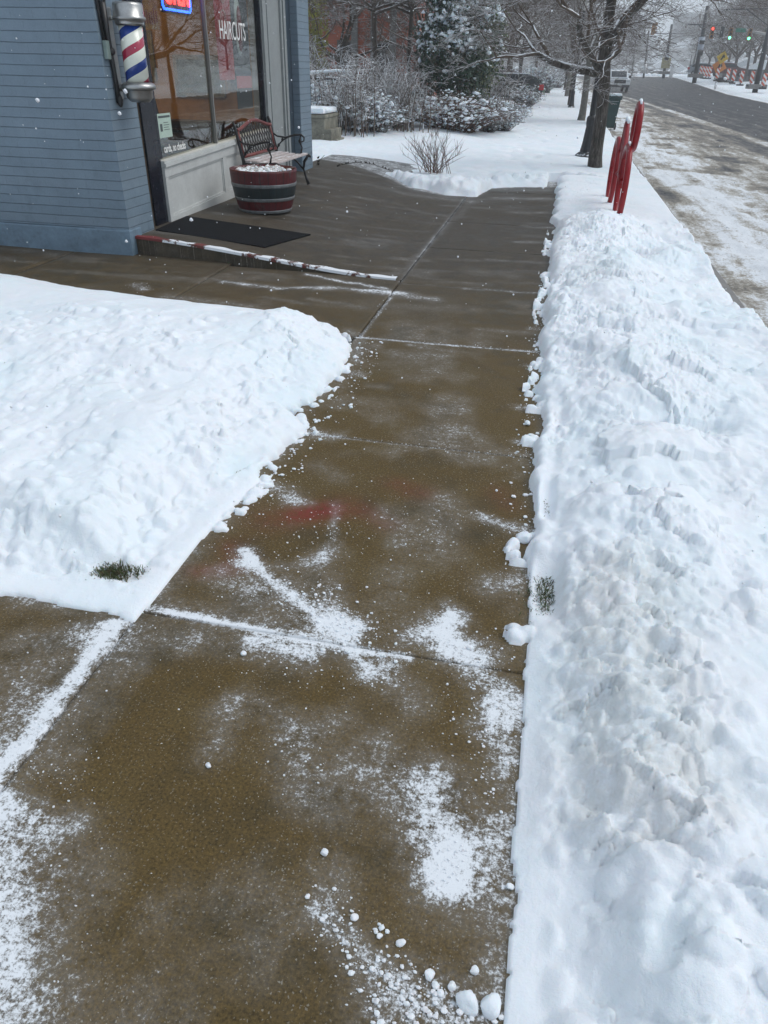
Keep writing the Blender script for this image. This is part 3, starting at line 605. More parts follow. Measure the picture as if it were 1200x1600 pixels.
# ---- wide ground sheet (snow and brown scrub) reaching the horizon
def ground_mat():
    m, nt, b = new_mat('snowy_ground'); co = coord(nt)
    n = noise(nt, co, .05, 8, .7); n2 = noise(nt, co, .6, 6, .7)
    L(nt, ramp(nt, mth(nt, 'ADD', mth(nt, 'MULTIPLY', n, .5), mth(nt, 'MULTIPLY', n2, .5)), [(.40, (.14, .13, .11)), (.5, (.50, .52, .54)), (.58, (.80, .84, .88))]), b.inputs['Base Color'])
    b.inputs['Roughness'].default_value = .8; return m
xs = np.concatenate([graded(-900, -30, lambda v: max(2, -v*.12)), np.arange(-30, 60, 1.5), graded(60, 1200, lambda v: max(2, v*.1))]); ys = np.concatenate([np.arange(-60, 60, 2), graded(60, 1600, lambda v: max(3, v*.04))])
X, Y = np.meshgrid(xs, ys)
Z = aY(Y)-.32 + .012*np.maximum(0, X-6)*sst(35, 80, Y)*(X < 30) + .6*sst(22, 60, X)*sst(20, 60, Y)
Z += .5*sst(-10, -40, X)
Z += sst(280, 640, Y)*(22+8*fbm(X/150, Y/150, 500, 3)+8*sst(200, 500, -X)+10*sst(160, 400, X)) 
Z += sst(20, 90, X-.0*Y)*sst(60, 150, Y)*(1-sst(220, 330, Y))*11*sst(24, 75, X)
tag(part('ground', grid_mesh('ground', X, Y, Z, ground_mat())), kind='structure')
gh = lambda x, y: float(np.interp(0, [0], [0])) 
def gz(x, y):
    j = int(np.clip(np.searchsorted(ys, y)-1, 0, len(ys)-2)); i = int(np.clip(np.searchsorted(xs, x)-1, 0, len(xs)-2))
    return float(Z[j, i])
GX, GY, GZ = xs, ys, Z
def gz(x, y):
    j = int(np.clip(np.searchsorted(GY, y)-1, 0, len(GY)-2)); i = int(np.clip(np.searchsorted(GX, x)-1, 0, len(GX)-2))
    return float(GZ[j, i])
# snow verge on the far side of the road
xs = np.arange(13, 34, .25); ys = graded(10, 178, lambda v: .25+.004*v); X, Y = np.meshgrid(xs, ys)
e1 = np.interp(Y, [0, 50, 80, 110, 150, 180, 215], [13.6, 13.8, 14.8, 16.7, 19, 20, 12]); 
Zv = zroad(X, Y)+.22*sst(0, .8, X-e1)-.05+.05*fbm(X*1.3, Y*1.3, 520, 3)+.6*sst(24, 33, X); Zv = np.where(X < e1-.4, -3, Zv)
tag(part('snow_verge', grid_mesh('snow_verge', X, Y, Zv, MS, Zv > -2, {'dirt': .35*np.exp(-((X-e1)/1.0)**2)})), kind='structure')

exec_parts = True
# ================================================================== BARBERSHOP
WX = -4.0                                    # plane of the shop front; slopes with the street by SL
SL = .035
shop = thing('barbershop', 'blue painted brick barbershop with a big window and grey trim', 'building', (WX, 7.7, 0), R(0))
def S_(n, mb, m, p=shop): 
    o = part(n, mb, m, p); return o
# coordinates below are relative to (WX, 7.7, 0)
TOP = 4.4
w = MB()
w.bb(-8.0, -.351, -.93, -.70, .24, TOP)                       # side wall facing the camera
S_('side_wall', w, MBLUE)
w = MB(); w.bb(-.35, .02, -.93+.0, -.43, .0, TOP)
# near pilaster: a slight batter at the foot where render covers the brick
S_('pilaster', w, MBLUE)
w = MB(); w.bb(-8.02, .035, -.955, -.72, -.2, .235, .012)
S_('foundation', w, mat('blue_painted_render', (.145, .215, .28), .55, .25, 5, .5, .006))
w = MB(); w.bb(-.5, .10, 4.46, 5.02, .0, TOP, .01); S_('pilaster', w, MBLUE)
w = MB(); w.bb(-.5, -.012, 4.24, 4.455, .0, TOP); S_('shaded_pilaster_side', w, M_DARKBLUE)  # dark strip coloured in as the shadowed side of the far pilaster
w = MB(); w.bb(-8, -.5, 4.85, 5.0, -.2, TOP); S_('rear_wall', w, MBLUE)
w = MB(); w.bb(-8.2, .2, -1.1, 5.2, TOP, TOP+.25, .02); S_('roof', w, mat('roof_edge', (.25, .27, .3), .6, snow=.5))
w = MB(); w.bb(-.3, .0, -.43, 4.24, 2.95, TOP); S_('fascia', w, M_DARKBLUE)
w = MB(); w.bb(-8, -7.85, -.7, 4.85, 0, TOP); S_('back_wall', w, MBLUE)
# grey panelled trim column
w = MB(); w.bb(-.2, -.03, 3.27, 4.235, .0, 2.95); w.bb(-.03, .0, 3.29, 3.42, .05, 2.95, .004); w.bb(-.03, -.005, 3.47, 3.52, .05, 2.95, .004); w.bb(-.03, .0, 4.02, 4.08, .05, 2.95, .004); w.bb(-.03, .004, 4.13, 4.22, .05, 2.95, .004)
S_('trim_column', w, M_GREYW)
# bulkhead under the window: follows the slope of the street
def qbox(mb, x0, x1, y0, y1, z0, z1, s=SL):
    vs = [(x, y, z+s*y) for z in (z0, z1) for (x, y) in ((x0, y0), (x1, y0), (x1, y1), (x0, y1))]
    mb.add(vs, [(0,3,2,1),(4,5,6,7),(0,1,5,4),(1,2,6,5),(2,3,7,6),(3,0,4,7)])
w = MB(); qbox(w, -.10, -.022, .0, 3.268, .06, .70)
qbox(w, -.022, .0, .0, 3.268, .06, .20); qbox(w, -.022, .0, .0, 3.268, .60, .70)
for a, b in ((.0, .07), (1.55, 1.66), (3.16, 3.268)): qbox(w, -.022, .0, a, b, .202, .598)
for a, b in ((.07, 1.55), (1.66, 3.16)):
    qbox(w, -.022, -.012, a+.002, b-.002, .202, .222); qbox(w, -.022, -.012, a+.002, b-.002, .578, .598)
    qbox(w, -.022, -.012, a+.002, a+.02, .224, .576); qbox(w, -.022, -.012, b-.02, b-.002, .224, .576)
S_('bulkhead_panel', w, M_WHITEW)
w = MB(); qbox(w, -.12, .022, -.005, 3.268, .702, .735); qbox(w, -.12, .010, -.005, 3.268, .737, .76)
S_('window_sill', w, M_WHITEW)
# window
wf = MB(); wf.bb(-.10, -.03, .0, .045, .78, 2.95); wf.bb(-.10, -.03, 3.225, 3.268, .88, 2.95); wf.bb(-.10, -.03, .045, 3.225, 2.88, 2.95)
fr_ = S_('window', wf, M_NAVY)
w = MB(); w.bb(-.085, -.035, 1.50, 1.525, .815, 2.88, .003); part('mullion', w, mat('dull_mullion', (.20, .20, .19), .6, .15, 10, 0), fr_)
w = MB(); w.bb(-.07, -.064, .046, 1.499, .755, 2.879); part('pane', w, MG, fr_)
w = MB(); w.bb(-.07, -.064, 1.526, 3.224, .80, 2.879); part('pane', w, MG, fr_)
w = MB(); w.bb(-.09, -.045, .046, 3.224, .74, .752); 
# dark entrance side between pilaster and bulkhead
w = MB(); w.bb(-.16, -.03, -.27, -.001, .10, 2.95, .004)
dr = S_('door_frame', w, M_NAVY)
w = MB(); w.bb(-.13, -.05, -.30, -.272, .12, 2.95); part('door_edge_strip', w, mat('brown_wood_edge', (.06, .045, .03), .4), dr)
w = MB(); w.bb(-.12, -.112, -.43, -.301, .13, 2.95); S_('side_glass', w, MG)
w = MB(); w.bb(-.14, .0, -.43, .0, .085, .115, .004); S_('threshold', w, M_SILVER)
w = MB(); w.bb(-.6, -.13, -.429, -.30, .06, 2.95); S_('side_lining', w, mat('dark_brown_lining', (.10, .07, .05), .5, .7, 9, .3))
# interior
M_AMBER = mat('amber_wall', (.42, .20, .045), .6, .3, 2)
w = MB(); w.bb(-4.3, -4.2, -.69, 4.84, .1, 2.9); S_('inner_wall', w, M_AMBER)
w = MB(); w.bb(-4.2, -.2, -.69, 4.84, 2.9, 2.945); S_('inner_ceiling', w, M_AMBER)
w = MB(); w.bb(-4.2, -.2, -.69, 4.84, .02, .1); S_('inner_floor', w, mat('brown_floor', (.09, .06, .04), .5))
w = MB(); w.bb(-4.19, -.5, 4.2, 4.23, .1, 2.9); S_('inner_partition', w, M_AMBER)
w = MB()
for k in range(3): w.bb(-4.15, -3.6, .2+k*1.3, 1.1+k*1.3, .1, .95, .01); 
w.bb(-4.18, -4.1, .1, 4.0, 1.3, 2.0, .01)
S_('counter', w, mat('dark_wood_counter', (.07, .03, .015), .35))
M_CHAIR = mat('black_vinyl', (.012, .011, .011), .3, .2, 8, 0); M_FR = mat('picture_print', (.22, .18, .13), .5, .8, 5, 0)
for k, (cx_, cy_) in enumerate(((-1.5, 1.3), (-1.5, 2.9))):
    ch_ = thing('barber_chair', ('black barber chair at the left inside the shop', 'black barber chair at the right inside the shop')[k], 'chair', (WX+cx_, 7.7+cy_, .1), R(70), 'barber chairs inside the shop')
    w = MB(); w.lathe([(0, 0), (.3, .0), (.3, .03), (.06, .06), (.05, .45), (0, .45)], n=24); part('pedestal', w, M_CHROME, ch_)
    w = MB(); w.bb(-.28, .28, -.27, .27, .45, .58, .05); part('seat', w, M_CHAIR, ch_); w = MB(); w.box((0, .30, .88), (.54, .12, .66), Matrix.Rotation(R(-12), 3, 'X'), .05); part('backrest', w, M_CHAIR, ch_)
    w = MB(); w.box((0, .40, 1.30), (.30, .08, .16), Matrix.Rotation(R(-12), 3, 'X'), .03); part('headrest', w, M_CHAIR, ch_)
    for sgn in (-1, 1): w = MB(); w.bb(sgn*.28, sgn*.35, -.22, .26, .68, .73, .02); part('armrest', w, M_CHAIR, ch_)
for k, (x0_, x1_, z0_, z1_) in enumerate(((-3.6, -2.9, 1.3, 1.9), (-2.6, -2.1, 1.4, 2.05), (-1.8, -1.0, 1.2, 1.75), (-.95, -.6, 1.3, 2.2))):
    w = MB(); w.bb(x0_, x1_, 4.16, 4.195, z0_, z1_, .005); pf = S_('wall_picture', w, M_FR); w = MB(); w.bb(x0_+.06, x1_-.06, 4.15, 4.158, z0_+.06, z1_-.06); part('print', w, [mat('dim_print', (.05, .06, .05), .4, .8, 7, 0), M_AMBER, mat('cool_print', (.14, .17, .18), .4, .7, 7, 0), M_CHAIR][k], pf)
w = MB(); w.bb(-4.1, -.6, 4.0, 4.19, .1, .85, .01); w.bb(-4.1, -.6, 3.9, 4.19, .851, .89, .005); S_('sideboard', w, mat('dark_cabinet', (.05, .025, .012), .4, .3, 5))
lb = bpy.data.lights.new('ceiling_lamp', 'AREA'); lb.energy = 48; lb.color = (1, .70, .34); lb.shape = 'RECTANGLE'; lb.size = 2.2; lb.size_y = 2.5
lo = bpy.data.objects.new('ceiling_lamp', lb); C.objects.link(lo); lo.parent = shop; lo.location = (-2.2, 1.9, 2.85)

# signs in the window
face = (R(90), 0, R(90))                     # text facing +X, reading towards +Y
M_LETTER = mat('white_lettering', (.82, .82, .80), .5, .05, 8, 0)
nz = thing('neon_sign', 'red neon OPEN sign with a blue border hanging in the window', 'neon sign', (WX-.13, 8.42, 2.09))
w = MB(); w.bb(-.03, -.01, -.05, .62, .0, .40, .01); part('backing', w, M_BLACK, nz)
w = MB(); P = [(0, -.02, .03), (0, .59, .03), (0, .62, .06), (0, .62, .34), (0, .59, .37), (0, -.02, .37), (0, -.05, .34), (0, -.05, .06), (0, -.02, .03)]
w.tube(P, .011, 8); part('border_tube', w, mat('blue_neon', (.02, .05, .4), .4, 0, 5, 0, emit=((.02, .10, 1), 7)), nz)
text_mesh('lettering', 'OPEN', .31, mat('red_neon', (.5, .01, .01), .4, 0, 5, 0, emit=((1, .025, .02), 9)), nz, (.0, .02, .085), face, .006, .72, 'LEFT', .006)
hc = text_mesh('window_lettering', 'HAIRCUTS', .27, M_LETTER, None, (WX-.060, 9.62, 1.90), face, .0015, .66)
tag(hc, 'white lettering HAIRCUTS across the upper right window', 'lettering')
cc = text_mesh('window_lettering', 'cards, no checks', .105, M_LETTER, None, (WX-.060, 7.86, .825), (R(90), 0, R(90)), .0015, .74, 'LEFT', .002)
cc.rotation_euler = (R(90)+0, 0, R(90)); tag(cc, 'white lettering cards, no checks low on the left window', 'lettering')
nt_ = thing('paper_notice', 'pale green printed notice taped low on the left window', 'notice', (WX-.066+.004, 7.80, .965))
w = MB(); w.bb(-.001, .001, 0, .30, 0, .225); part('sheet', w, mat('pale_paper', (.46, .58, .50), .7, .06, 9, 0), nt_)
w = MB(); w.bb(.0015, .0025, .02, .28, .185, .205); w.bb(.0015, .0025, .04, .09, .06, .13)
for k in range(4): w.bb(.0015, .0025, .12, .25-.02*(k % 2), .07+k*.022, .076+k*.022)
part('print', w, mat('dark_ink', (.08, .10, .10), .6, .1, 8, 0), nt_)
n2 = thing('paper_notice', 'narrow grey price list behind the barber pole in the window', 'notice', (WX-.14, 7.80, 1.38))
w = MB(); w.bb(-.001, .001, 0, .15, 0, .42); part('sheet', w, mat('grey_paper', (.40, .43, .42), .7, .06, 9, 0), n2)
w = MB()
for k in range(9): w.bb(.0015, .0025, .03, .12-.02*(k % 3), .06+k*.035, .068+k*.035)
part('print', w, mat('grey_ink', (.16, .17, .17), .6, .1, 8, 0), n2)
ps = thing('poster', 'red and pink poster behind the white lettering in the window', 'poster', (WX-.16, 9.75, 1.47))
w = MB(); w.bb(-.002, .0, 0, .50, 0, 1.2); part('sheet', w, mat('red_poster', (.62, .02, .025), .5, .25, 7, 0), ps)
w = MB(); w.ring((.003, .25, .62), .09, .008, 'X', 28, 6, 1, 1.25); w.ring((.003, .25, .62), .05, .006, 'X', 24, 6, .8, 1.4); w.ring((.003, .28, .98), .12, .01, 'X', 28, 6, .9, 1.4)
w.bb(.001, .004, .04, .46, .44, .448)
part('print', w, mat('pink_print', (.80, .40, .38), .5, .2, 8, 0), ps)
bn = thing('banner', 'dark banner with a red stripe in the right of the window', 'banner', (WX-.18, 10.32, 1.13))
w = MB(); w.bb(-.003, .0, 0, .56, .0, 1.75); part('cloth', w, mat('charcoal_cloth', (.022, .027, .034), .6, .2, 8, 0), bn)
w = MB(); w.bb(.001, .004, .02, .55, .24, .38); part('stripe', w, mat('red_stripe', (.70, .012, .02), .5, .1, 8, 0), bn)
w = MB(); w.lathe([(.0, -.003), (.17, -.003), (.17, .003), (.0, .003)], (.003, .20, .93), 30, rot=Matrix.Rotation(R(90), 3, 'Y') @ Matrix.Diagonal((1.9, .62, 1)))
part('white_oval', w, M_LETTER, bn)
w = MB(); w.lathe([(.0, -.003), (.13, -.003), (.13, .003), (.0, .003)], (.008, .235, .90), 30, rot=Matrix.Rotation(R(90), 3, 'Y') @ Matrix.Diagonal((1.9, .62, 1)))
part('red_oval', w, mat('red_print', (.32, .01, .02), .5, .1, 8, 0), bn)
py_ = thing('poster', 'yellow and red painted sign in the top left of the window', 'poster', (WX-.14, 7.78, 1.93))
w = MB(); w.bb(-.002, 0, 0, .48, 0, .62); part('sheet', w, mat('orange_poster', (.42, .17, .02), .5, .35, 9, 0), py_)
w = MB(); rr = random.Random(2)
for k in range(9): w.bb(.001, .003, .02+k*.05, .045+k*.05, .02+rr.random()*.04, .13+rr.random()*.05)
w.bb(.001, .0035, .0, .48, .28, .62)
part('print', w, mat('dark_red_print', (.25, .012, .01), .5, .3, 9, 0), py_)
hg = thing('display_stand', 'dark slanted post standing inside the shop window', 'stand', (WX-.35, 8.15, .1))
w = MB(); w.tube([(0, .05, 0.05), (0, -.12, 2.2)], .03, 8); w.lathe([(0, 0), (.15, .01), (.14, .04), (.03, .06)], (0, .05, .0), 20); part('post', w, M_BLACK, hg)

# ================================================================== BARBER POLE, BRACKET
bp = thing('barber_pole', 'barber pole with red, white and blue stripes between grey metal caps', 'barber pole', (-3.80, 7.02, 1.33))
def bpole_mat():
    m, nt, b = new_mat('barber_stripes'); co = coord(nt); sp = N(nt, 'ShaderNodeSeparateXYZ'); L(nt, co, sp.inputs[0])
    ang = mth(nt, 'DIVIDE', mth(nt, 'ARCTAN2', sp.outputs[1], sp.outputs[0]), 2*math.pi)
    v = mth(nt, 'FRACT', mth(nt, 'ADD', mth(nt, 'SUBTRACT', mth(nt, 'MULTIPLY', sp.outputs[2], 3.2), ang), .12))
    r = N(nt, 'ShaderNodeValToRGB'); r.color_ramp.interpolation = 'CONSTANT'; e = r.color_ramp.elements
    W = (.78, .80, .70, 1)
    for k, (p, c) in enumerate([(0, (.015, .05, .25, 1)), (.23, W), (.5, (.36, .012, .05, 1)), (.73, W)]):
        el = e[k] if k < 2 else e.new(p); el.position = p; el.color = c
    L(nt, v, r.inputs[0]); L(nt, r.outputs[0], b.inputs['Base Color']); b.inputs['Roughness'].default_value = .22; b.inputs['Coat Weight'].default_value = .6; return m
w = MB(); w.lathe([(.0, .13), (.104, .13), (.104, .61), (0, .61)], n=40); part('striped_drum', w, bpole_mat(), bp)
w = MB(); w.lathe([(0, 0), (.085, 0), (.118, .035), (.121, .09), (.126, .094), (.152, .105), (.156, .125), (.146, .14), (.130, .152), (.110, .160), (.110, .13)], n=40); part('base_cap', w, M_CHROME, bp)
w = MB(); w.lathe([(.110, .60), (.118, .585), (.124, .60), (.128, .625), (.142, .63), (.142, .648), (.130, .655), (.130, .735), (.120, .755), (.02, .765), (0, .765)], n=40); part('top_cap', w, M_CHROME, bp)
w = MB()
for z in (.64, .10): w.tube([(-.12, -.01, z), (-.19, -.04, z)], .018, 8); 
w.bb(-.20, -.17, -.09, .01, .02, .72, .004)
part('mounting_arm', w, M_CHROME, bp)
w = MB()
w.bb(-.205, -.172, -.16, -.10, .0, .05)
br_ = thing('wall_bracket', 'black iron bracket bolted to the blue pilaster beside the barber pole', 'bracket', (-3.965, 6.88, 1.30))
w = MB(); w.tube([(0.01, .03, .02), (.012, .02, .25), (.012, .0, .5), (.01, -.01, .78)], [.026, .02, .024, .034], 8); w.ico((.015, -.01, .80), .045, 2, (.7, .8, 1.1)); w.ico((.02, .03, .04), .035, 2, (.8, .8, 1.6)); w.ico((.02, .01, .42), .034, 2); part('iron_bar', w, M_BLACK, br_)
w = MB(); w.tube([(-.0, -.055, .48), (.0, -.075, .85), (0, -.09, 1.6)], .012, 8); part('conduit', w, M_BLACK, br_)
w = MB(); w.bb(-.01, .03, -.075, -.02, .36, .50, .006); part('junction_box', w, mat('greenish_metal', (.20, .26, .24), .5, .2), br_)

# ================================================================== BENCH
bench = thing('park_bench', 'cast iron bench with pale slats and red lattice back against the shop', 'bench', (-3.71, 10.33, .165), R(0))
# local: y along the bench (-.68..+.68), x from back (-.22) to front (+.26)
HL = .65
M_SLAT = mat('pale_weathered_slats', (.52, .46, .45), .6, .2, 12, .3, snow=1.0)
M_DKRED = mat('worn_red_paint', (.16, .03, .025), .45, .4, 18, .3)
M_LAT = mat('bronze_lattice', (.025, .022, .022), .4, .4, 18, .3)
for k in range(5):
    w = MB(); x = -.14+k*.094; z = .40+.012*math.cos(k)+(.01 if k == 4 else 0)
    w.bb(x-.038, x+.038, -HL, HL, z-.012, z+.012, .006); part('seat_slat', w, M_SLAT, bench)
for s in (-1, 1):
    y = s*HL
    w = MB()
    w.tube([(-.30, y, .86), (-.275, y, .80), (-.235, y, .60), (-.19, y, .40), (-.20, y, .2), (-.27, y, .0)], [.016, .02, .02, .024, .018, .022], 8)
    part('leg', w, M_BLACK, bench)
    w = MB(); w.tube([(.27, y, .0), (.235, y, .09), (.20, y, .2), (.215, y, .30), (.28, y, .385)], [.024, .017, .016, .02, .018], 8); w.tube([(.2, y, .2), (.10, y, .30), (.0, y, .36), (-.19, y, .37)], .012, 8)
    part('leg', w, M_BLACK, bench)
    w = MB(); w.tube([(-.2, y, .375), (.0, y, .375), (.24, y, .395), (.30, y, .38), (.31, y, .355)], [.02, .016, .018, .018, .012], 8); part('side_rail', w, M_BLACK, bench)
    w = MB()
    w.tube([(-.25, y, .66), (-.18, y, .615), (-.05, y, .60), (.08, y, .635), (.18, y, .645), (.225, y, .61), (.22, y, .565), (.18, y, .55), (.155, y, .575), (.17, y, .605)], [.012, .011, .012, .014, .014, .012, .010, .009, .008, .007], 8)
    w.tube([(.18, y, .64), (.155, y, .56), (.19, y, .48), (.17, y, .40)], [.010, .014, .010, .014], 8)
    w.tube([(-.20, y, .42), (-.165, y, .50), (-.09, y, .57), (-.02, y, .60)], [.012, .009, .010, .009], 8)
    for q in ((-.16, .50), (.155, .56), (-.10, .57)): w.ico((q[0], y, q[1]), .022, 1, (1, .5, 1.2))
    part('armrest', w, M_BLACK, bench)
# back: lattice panel leaning with the posts
def bk(t, z): return (-.19-.20*(z-.40), t, z)      # leaning plane
top = lambda t: .76+.085*(math.cos(math.pi*t/HL)*.5+.5)
w = MB(); w.tube([bk(-HL+.02+(2*HL-.04)*k/24, top(-HL+.02+(2*HL-.04)*k/24)) for k in range(25)], .022, 8); part('top_rail', w, M_DKRED, bench)
w = MB(); w.tube([bk(-HL+.02, .46), bk(HL-.02, .46)], .022, 8); part('lower_rail', w, M_DKRED, bench)
w = MB()
n = 14
for k in range(-6, n+1):
    for sg in (1, -1):
        t0 = -HL+.02+k*(2*HL)/n; pts = []
        for q in range(13):
            z = .46+q*.032; t = t0+sg*(z-.46)*.55+(0 if sg > 0 else .28)
            if -HL+.02 <= t <= HL-.02 and z <= top(t): pts.append(bk(t, z))
        if len(pts) > 1: w.tube([pts[0], pts[-1]], .0075, 5, smooth=False)
part('lattice', w, M_LAT, bench)
for s in (-1, 1): w = MB(); w.tube([bk(s*(HL-.05), .46), bk(s*(HL-.05), .78)], .016, 6); part('lattice_frame', w, M_DKRED, bench)

# ================================================================== BARREL PLANTER
bar = thing('barrel_planter', 'half barrel planter with red and black staves and grey hoops by the bench', 'planter', (-3.34, 8.88, .140)); bar.scale = (1.03, 1.03, 1.07)
def rb(z): t = z/.43; return .30+.085*t+.018*math.sin(math.pi*t)
def band(z0, z1, off=0, n=6): return [(rb(z0+(z1-z0)*k/n)+off, z0+(z1-z0)*k/n) for k in range(n+1)]
def stave_mat(name, col):
    m, nt, b = new_mat(name); co = coord(nt); sp = N(nt, 'ShaderNodeSeparateXYZ'); L(nt, co, sp.inputs[0])
    a = mth(nt, 'MULTIPLY', mth(nt, 'ARCTAN2', sp.outputs[1], sp.outputs[0]), 26/(2*math.pi)); fr = mth(nt, 'FRACT', a)
    gap = mth(nt, 'LESS_THAN', mth(nt, 'ABSOLUTE', mth(nt, 'SUBTRACT', fr, .5)), .035)
    mp = N(nt, 'ShaderNodeMapping'); mp.inputs['Scale'].default_value = (1, 1, .15); L(nt, co, mp.inputs[0]); n = noise(nt, mp.outputs[0], 30, 6, .7); n2 = noise(nt, co, 9, 4, .7)
    c = ramp(nt, n, [(.3, tuple(x*.5 for x in col)), (.6, col), (.78, tuple(x*1.5+.03 for x in col))])
    c = mixc(nt, mth(nt, 'MULTIPLY', mth(nt, 'SUBTRACT', n2, .60), 5, clamp=True), c, (.06, .07, .07))
    c = mixc(nt, gap, c, (.01, .01, .01)); L(nt, c, b.inputs['Base Color']); b.inputs['Roughness'].default_value = .5
    bump(nt, b, mth(nt, 'SUBTRACT', n, gap), .6, .004); return m
M_STR = stave_mat('red_staves', (.10, .006, .010)); M_STB = stave_mat('black_green_staves', (.012, .024, .028)); M_HOOP = mat('grey_hoops', (.15, .16, .165), .5, .4, 14, .3)
w = MB(); w.lathe([(.30, .0)]+band(0, .155)+[(.0, .15)][:0], n=52, k=0); w.lathe(band(.155, .29), n=52, k=1); w.lathe(band(.29, .43)+[(rb(.43)-.025, .432), (rb(.3)-.03, .34), (0, .34)], n=52, k=0); w.lathe([(0, .001), (.30, .001)], n=52, k=1)
part('staves', w, [M_STR, M_STB], bar)
for a, b_ in ((.0, .032), (.125, .158), (.265, .30)):
    w = MB(); w.lathe([(rb(a)-.004, a)]+band(a, b_, .004, 3)+[(rb(b_)-.004, b_)], n=52); part('hoop', w, M_HOOP, bar)
w = MB(); w.lathe([(0, .37), (.2, .372), (rb(.37)-.03, .36)], n=36); part('soil', w, M_SOIL, bar)
rr = random.Random(11); w = MB()
for k in range(150):
    a = rr.uniform(0, 6.28); r0 = .30*math.sqrt(rr.random()); w.ico((r0*math.cos(a), r0*math.sin(a)*1, .385+.03*rr.random()), rr.uniform(.015, .045), 1, (1, 1, .6), .2, rr)
part('snow_cap', w, MS, bar)
w = MB()
for k in range(60):
    a = rr.uniform(0, 6.28); r0 = .28*math.sqrt(rr.random()); p = Vector((r0*math.cos(a), r0*math.sin(a), .38)); b_ = rr.uniform(0, 6.28); l = rr.uniform(.05, .16)
    w.tube([p, p+Vector((math.cos(b_)*l*.4, math.sin(b_)*l*.4, .05)), p+Vector((math.cos(b_)*l, math.sin(b_)*l, .03+rr.random()*.05))], [.003, .003, .0015], 4)
part('dead_stems', w, mat('dry_stems', (.38, .33, .26), .8, snow=.5), bar)
# scraps of snow and straw near barrel foot
# ================================================================== MAT, RAMP NOSING
dm = MB(); pts = [(-3.93, 7.20), (-2.70, 7.08), (-2.48, 7.92), (-3.97, 8.02)]
zt = lambda p: float(rampz(np.array(p[0]), np.array(p[1])))+.018
vs = [(x, y, zt((x, y))-.02) for x, y in pts]+[(x, y, zt((x, y))) for x, y in pts]; dm.add(vs, [(3,2,1,0),(4,5,6,7),(0,1,5,4),(1,2,6,5),(2,3,7,6),(3,0,4,7)])
M_MAT = mat('ribbed_rubber', (.008, .009, .011), .85, .5, 60, .8, .004, spec=.12)
tag(part('door_mat', dm, M_MAT), 'black ribbed rubber mat laid on the ramp at the shop door', 'door mat')
def red_white():
    m, nt, b = new_mat('worn_red_paint_and_snow'); co = coord(nt); n = noise(nt, co, 3.0, 4, .6, .8); n2 = noise(nt, co, 40, 4, .7); sx_ = N(nt, 'ShaderNodeSeparateXYZ'); L(nt, co, sx_.inputs[0]); n = mth(nt, 'SUBTRACT', n, mth(nt, 'MULTIPLY', mth(nt, 'SUBTRACT', -3.72, sx_.outputs[0], ), 1.2, clamp=True))
    L(nt, ramp(nt, mth(nt, 'ADD', n, mth(nt, 'MULTIPLY', mth(nt, 'SUBTRACT', n2, .5), .2)), [(.0, (.20, .02, .02)), (.40, (.15, .02, .018)), (.45, (.10, .05, .035)), (.48, (.80, .83, .86))]), b.inputs['Base Color']); b.inputs['Roughness'].default_value = .6; bump(nt, b, n2, .4, .004); return m
rn = MB(); xs_ = np.linspace(-4.02, -1.25, 60)
for i in range(59):
    q = []
    for x in (xs_[i], xs_[i+1]):
        y = float(ramp_edge(x)); z = float(rampz(np.array(x), np.array(y)))+.012
        q.append([(x, y-.015, z-.02), (x, y-.012, z+.004), (x, y+.055*(1+.5*math.sin(x*7)*math.sin(x*17)), z+.006), (x, y+.085, z-.02)])
    for j in range(3): rn.poly([q[0][j], q[1][j], q[1][j+1], q[0][j+1]])
tag(part('ramp_nosing', rn, red_white()), 'edge of the shop ramp painted red with snow lying along it', 'ramp edge')
rn = rn

# ================================================================== BIKE RACK
rk = thing('bike_rack', 'bright red sculpture-like bike rack of tubular rings in the snow', 'bike rack', (.885, 10.02, .04))
def rring(name, y, z, r, t=.034, x=0, sy=1, sz=1):
    w = MB(); w.ring((x, y, z), r, t, 'X', 56, 14, sy, sz); part(name, w, M_RED, rk)
rring('wheel_ring', .0, .42, .44, .036, 0); rring('wheel_ring', 1.30, .42, .42, .034, -.03)
rring('upper_ring', .05, 1.06, .20, .040, .05, 1.1, 1.15)
w = MB(); w.tube([(0, .0, .42), (0, .55, .50), (.0, .78, 1.02)], .034, 12); w.tube([(0, .55, .50), (0, 1.3, .42)], .034, 12); w.tube([(.0, .1, .48), (.0, .78, 1.05), (0, 1.0, .70), (0, 1.3, .42)], .036, 12); part('frame_tube', w, M_RED, rk)
for q_ in ((((.0, .62, 1.08), (.0, .78, 1.11), (.0, .93, 1.03)), (.02, .03, .02)), (((.05, -.08, 1.30), (.05, .05, 1.335), (.05, .2, 1.29)), (.012, .02, .012)), (((0, -.14, .865), (0, 0, .895), (0, .14, .865)), (.01, .018, .01))):
    w = MB(); w.tube(q_[0], list(q_[1]), 10); part('snow_cap', w, MS, rk)

